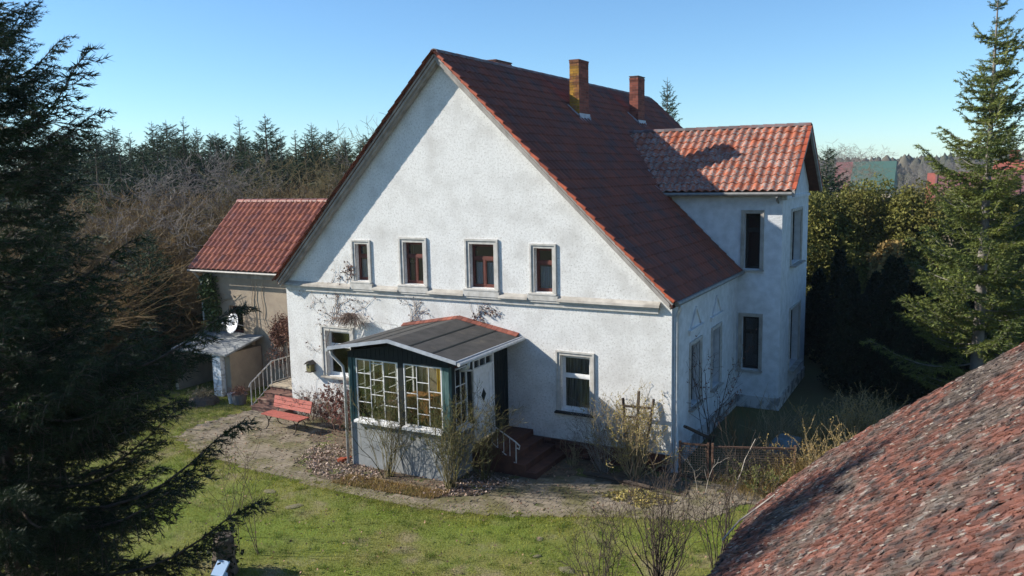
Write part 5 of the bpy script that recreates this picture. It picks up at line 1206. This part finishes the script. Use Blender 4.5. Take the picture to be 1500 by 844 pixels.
# far wooded belts and hill
def belt(name, pts, hmin, hmax, n, lbl, mt, depth=40):
    r = np.random.default_rng(len(name)+n); VV = []; FF = []; k = 0
    for i in range(n):
        t = r.random()*(len(pts)-1.001); j = int(t); f = t-j; x = pts[j][0]*(1-f)+pts[j+1][0]*f+r.normal()*depth*.3; y = pts[j][1]*(1-f)+pts[j+1][1]*f+r.normal()*depth*.3
        h = r.uniform(hmin, hmax); w_ = h*r.uniform(.18, .36); m_ = 7
        ring = [(0, 0, .02), (1, .25, 0), (.85, .6, 0), (.45, .9, 0), (.08, 1.0, 0)]
        base = k
        for rr, zz in ((.5, 0), (1, .3), (.85, .62), (.45, .88), (.05, 1.0)):
            for q in range(m_): a = 6.283*q/m_+rr; u_ = 1+r.normal()*.16; VV.append((x+math.cos(a)*w_*rr*u_, y+math.sin(a)*w_*rr*u_, h*zz*(1+r.normal()*.04)))
        for l_ in range(4):
            for q in range(m_): FF.append((base+l_*m_+q, base+l_*m_+(q+1) % m_, base+(l_+1)*m_+(q+1) % m_, base+(l_+1)*m_+q))
        k += 5*m_
    tag(link(name, np_mesh(name, np.array(VV), np.array(FF)), mt), lbl, 'woodland', kind='stuff')
belt('far_woodland', [(-420, 330), (-150, 420), (60, 430), (260, 400)], 8, 13, 1500, 'distant dark belt of woodland along the horizon', M['far_wood'])
belt('far_woodland', [(-60, 190), (10, 200), (80, 190)], 3.5, 5.6, 380, 'low distant trees beyond the far right roofs', M['far_wood'], 30)
belt('left_forest', [(-95, 40), (-60, 62), (-25, 78)], 7.2, 9.6, 420, 'deep forest mass behind the left row of spruces', M['needle_blue'], 14)
hv = []; hf = []; nh = 60
for i in range(nh+1):
    x = -1400+i*2400/nh
    for j, (dy, h) in enumerate(((0, 0), (150, 1), (420, 1))): hv.append((x, 1150+dy, h*(13+6*math.sin(i*.35)+4*math.sin(i*.9+1)) if j else -1))
for i in range(nh):
    for j in range(2): a = i*3+j; hf.append((a, a+3, a+4, a+1))
me = bpy.data.meshes.new('hills'); me.from_pydata(hv, [], hf); o = link('hills', me, M['far_wood']); o['kind'] = 'structure'

# --- shrubs round the house
def twiggy(name, x, y, H, rad, lbl, stems=14, lev=2, mt='twig_green', leaf=None, nleaf=0, lsize=.03, seed=1, thick=.010, wig=.16, kids=2, upb=.10, leaf_mult=1, spread=.6, base=.12, z=0.0, cat='shrub', bias=(0, 0), grp=None):
    rd = random.Random(seed); sk = Skel(); e = empty(name, (x, y, z), lbl, cat, grp)
    for i in range(stems):
        a = rd.uniform(0, 6.283); q = rd.random()**.6; p = Vector((math.cos(a)*base*q, math.sin(a)*base*q, 0))
        d = Vector((math.cos(a)*q*rad/H+bias[0], math.sin(a)*q*rad/H+bias[1], 1)).normalized()
        grow(sk, p, d, H*rd.uniform(.55, 1.0), thick*rd.uniform(.7, 1.2), lev, rd, 5, kids, wig, upb, .42, spread)
    sk.ra = [max(v, .0035) for v in sk.ra]; sk.rb = [max(v, .0028) for v in sk.rb]
    o = link('stems', sk.mesh('stems', 3), M[mt]); o.parent = e
    if leaf:
        r = np.random.default_rng(seed); T = np.array(sk.tips); A = np.array(sk.a); B_ = np.array(sk.b); k = r.integers(0, len(A), nleaf); t = r.random((nleaf, 1)); P_ = A[k]*(1-t)+B_[k]*t; P_ = P_[P_[:, 2] > H*.12]
        V, F = leaf_tris(P_, lsize, .35, r=r); o = link('leaves', np_mesh('leaves', V, F), M[leaf]); o.parent = e
    return e
twiggy('bare_shrub', 5.75, -3.02, 1.75, .8, 'bare greenish shrub in front of the left half of the porch base', 26, 2, 'twig_green', 'green_bud', 1300, .022, 1)
twiggy('bare_shrub', 7.45, -3.0, 1.75, .85, 'dense greenish shrub at the right front corner of the porch', 40, 2, 'twig_green', 'green_bud', 2600, .024, 2)
twiggy('bare_shrub', 7.85, -2.2, 1.5, .6, 'dark twiggy shrub between the porch door and railing', 22, 2, 'twig_green', 'green_bud', 700, .022, 3)
twiggy('yellow_shrub', 10.85, -.62, 1.55, 1.0, 'yellow leaved shrub against the wall near the right house corner', 42, 2, 'twig_tan', 'yellow_leaf', 3600, .032, 4)
twiggy('bare_shrub', 10.1, -.6, 1.35, .8, 'thin grey twigs left of the yellow shrub', 20, 2, 'bark_grey', 'green_bud', 500, .022, 5, bias=(-.1, 0))
twiggy('bare_shrub', 9.3, -.55, .6, .35, 'small pale plant in the shade below the right window', 12, 1, 'twig_tan', None, 0, seed=6)
twiggy('bare_shrub', 12.95, -5.2, 1.55, 1.1, 'large leafless dark shrub in front of the barn roof corner', 26, 2, 'twig_dark', None, 0, seed=7, thick=.016, wig=.14, spread=.5)
twiggy('bare_shrub', 13.6, -4.0, 1.7, .7, 'slim leafless shrub touching the barn roof edge', 14, 2, 'twig_dark', None, 0, seed=8, thick=.012)
twiggy('bare_shrub', 12.2, -5.9, 1.2, 1.0, 'low leafless shrub spreading at the bottom edge', 14, 2, 'twig_dark', None, 0, seed=9, thick=.012, bias=(-.15, 0))
twiggy('dead_stalk', 12.45, -.9, 1.35, .25, 'lone pale dead stalk standing before the wire fence', 2, 1, 'pale_chip', None, 0, seed=10, thick=.012)
twiggy('dead_stalk', 13.05, -.55, 1.45, .3, 'pale leaning dead branch propped on the wire fence', 1, 0, 'pale_chip', None, 0, seed=13, thick=.014, bias=(.25, 0))
twiggy('bare_shrub', 12.0, 1.6, 2.3, .45, 'slim climbing rose with dark leaves by the shaded side windows', 7, 2, 'twig_dark', 'dry_leaf', 260, .05, 11, thick=.014)
twiggy('dry_weeds', 13.4, 2.6, 1.2, .9, 'dry pale weeds in the shaded yard behind the fence', 22, 1, 'twig_tan', None, 0, seed=12)
twiggy('dry_weeds', 12.6, 1.9, 1.1, .6, 'thin dry weeds at the foot of the shaded side wall', 12, 1, 'twig_brown', None, 0, seed=14)
for i, (x, y, h) in enumerate(((14.5, 2.6, 1.3), (15.2, 3.6, 1.4), (14.2, 1.0, .8), (15.0, .6, 1.2), (13.6, .1, .5))):
    twiggy('dry_weeds', x, y, h, .7, ['golden dry weeds right of the tarpaulin', 'golden dry weeds farthest back at the barn edge', 'straw coloured weeds over the right end of the wire fence', 'dense straw coloured weeds beside the barn verge', 'low greenish weeds at the foot of the wire fence'][i], 36, 1, 'twig_tan', 'straw' if i != 4 else 'green_bud', 3200, .034, 20+i, base=.5)
    P = np.c_[x+rng.normal(size=2500)*.5, y+rng.normal(size=2500)*.45]; V = blades(P, h*.4, .006, 0, .45); tag(link('dry_grass', np_mesh('dry_grass', V, np.arange(len(V)).reshape(-1, 3)), M['straw']), ['golden grass among the weeds right of the tarpaulin', 'golden grass farthest back at the barn edge', 'straw grass over the right end of the wire fence', 'straw grass beside the barn verge', 'thin yellow grass under the wire fence'][i], 'grass', kind='stuff')
for i, (x, y) in enumerate(((5.55, -7.4), (5.9, -7.2), (5.0, -6.8))):
    twiggy('sapling', x, y, [2.1, 1.7, 2.0][i], .3, ['thin bare sapling left of the stump', 'thin bare sapling behind the stump', 'thin bare sapling among the spruce branches'][i], 3, 1, 'twig_dark', None, 0, seed=40+i, thick=.008)
# russet creeper by the bench
twiggy('russet_shrub', 2.35, -.42, .95, .9, 'russet leaved low shrub along the wall behind the bench', 40, 2, 'vine', 'red_leaf', 5200, .055, 50, base=.5)
twiggy('russet_shrub', 1.1, -.40, .7, .7, 'tangled brown twigs between bench and wall', 30, 2, 'vine', 'dry_leaf', 700, .04, 51, base=.4)
twiggy('bare_shrub', 3.75, -.75, 1.5, .7, 'tangle of dry creeper stems left of the porch', 34, 2, 'vine', 'pale', 0, seed=52) if False else twiggy('bare_shrub', 3.75, -.75, 1.5, .7, 'tangle of dry creeper stems left of the porch', 34, 2, 'vine', 'dry_leaf', 900, .035, 52)
shrub_mass('dry_bush', -1.55, 1.55, .80, .34, 2.35, 9000, .055, M['dry_leaf'], 'dense purplish dry bush against the brown annex above the steps', 'shrub', 81, 14, z0=1.0, lump=.9, stem=M['bark_grey'])
shrub_mass('ivy_climber', -5.35, 1.86, .45, .12, 3.75, 3600, .10, M['ivy'], 'green ivy climbing the left corner of the brown annex', 'climber', 82, 26, z0=1.6, lump=1.8)
shrub_mass('dark_bush', -5.9, .3, .9, .6, 1.2, 5000, .10, M['yew'], 'dark low bush at the left end of the lean to', 'shrub', 83, 10)

# wall creepers
def vine(name, x0, z0, lbl, n=5, H=2.5, seed=1, y=-.012, dirx=0, leafn=120, lf='dry_leaf', wid=1.0, r0=.007, down=False):
    rd = random.Random(seed); sk = Skel(); e = empty(name, (x0, 0, z0), lbl, 'climber'); Q = []
    def go(x, z, a, L, r, lev):
        st = int(L/.07)
        for i in range(st):
            a += rd.gauss(0, .28)+(-.04 if math.cos(a) > 0 and not down else .0)
            x2 = x+math.cos(a)*.07; z2 = z+math.sin(a)*.07; yy = y-rd.random()*.012
            sk.seg((x, yy, z), (x2, y-.006, z2), r*(1-.6*i/st), r*(1-.6*(i+1)/st)); x, z = x2, z2
            if i > st*.3: Q.append((x, y-.02, z))
            if lev and rd.random() < .22: go(x, z, a+rd.choice((-1, 1))*rd.uniform(.5, 1.1), L*.4, r*.6, lev-1)
    for k in range(n): go(0+rd.uniform(-.2, .2)*wid, 0, (-1.57 if down else 1.57)+rd.uniform(-.9, .9)*wid+dirx, H*rd.uniform(.5, 1), r0, 2)
    o = link('stems', sk.mesh('stems', 3), M['vine']); o.parent = e
    if leafn:
        r = np.random.default_rng(seed); q = np.array(Q)[r.integers(0, len(Q), leafn)]+r.normal(size=(leafn, 3))*[.05, .01, .05]; q[:, 1] = np.minimum(q[:, 1], -.03)
        V, F = leaf_tris(q, .05, .35, r=r); V[:, 1] = np.minimum(V[:, 1], -.008); o = link('leaves', np_mesh('leaves', V, F), M[lf]); o.parent = e
vine('wall_creeper', .9, .1, 'thin dry creeper stems on the white wall above the bench', 6, 1.6, 1, leafn=30)
vine('wall_creeper', 2.9, .6, 'dry creeper climbing the wall left of the porch roof to the upper ledge', 8, 3.4, 2, leafn=160, wid=.8)
vine('wall_creeper', 2.0, 2.9, 'dry creeper spreading over the wall under the small left window', 8, 1.8, 3, leafn=160, wid=1.6)
vine('wall_creeper', 4.5, 3.05, 'fine bare creeper twigs on the wall above the left side of the porch roof', 7, 1.2, 4, leafn=40, wid=1.8)
vine('wall_creeper', 6.55, 3.62, 'hanging reddish creeper sprig under the ledge above the porch', 4, .55, 5, leafn=150, wid=.9, down=True)
vine('wall_creeper', 6.3, 3.25, 'single curved creeper stem rising from the porch roof', 2, .8, 6, leafn=10)
vine('wall_creeper', 2.3, 4.0, 'tuft of dry creeper on the ledge below the small left window', 5, .6, 7, leafn=150)
# drooping tangle by the left ground floor window
sk = Skel(); rd = random.Random(9); e = empty('creeper_tangle', (2.55, -.1, 2.9), 'drooping brown creeper tangle beside the left ground floor window', 'climber')
for i in range(240):
    a = rd.gauss(0, 1); p = Vector((rd.gauss(0, .12), -.05-rd.random()*.16, .12+rd.random()*.16)); v = Vector((rd.gauss(0, .5), -rd.random()*.35, .35)); 
    for k in range(6):
        q = p+v*.09; sk.seg(p, q, .004, .003); p = q; v = v+Vector((rd.gauss(0, .15), 0, -.32))
o = link('stems', sk.mesh('stems', 3), M['vine']); o.parent = e
print('done build')
# thin winter air over the whole site
hb = MB().box(-1390, 990, -290, 1690, -1.2, 25).build('haze', None); hb.data.materials.clear()
hm = bpy.data.materials.new('haze'); hm.use_nodes = True; hn = hm.node_tree.nodes; hn.remove(hn['Principled BSDF'])
pv = hn.new('ShaderNodeVolumePrincipled'); pv.inputs['Color'].default_value = (.75, .86, 1, 1); pv.inputs['Density'].default_value = .00022; pv.inputs['Anisotropy'].default_value = .2
hm.node_tree.links.new(pv.outputs[0], hn['Material Output'].inputs['Volume']); hb.data.materials.append(hm); hb['kind'] = 'stuff'
hb['label'] = 'thin pale haze that veils the far trees and hills'; hb['category'] = 'haze'
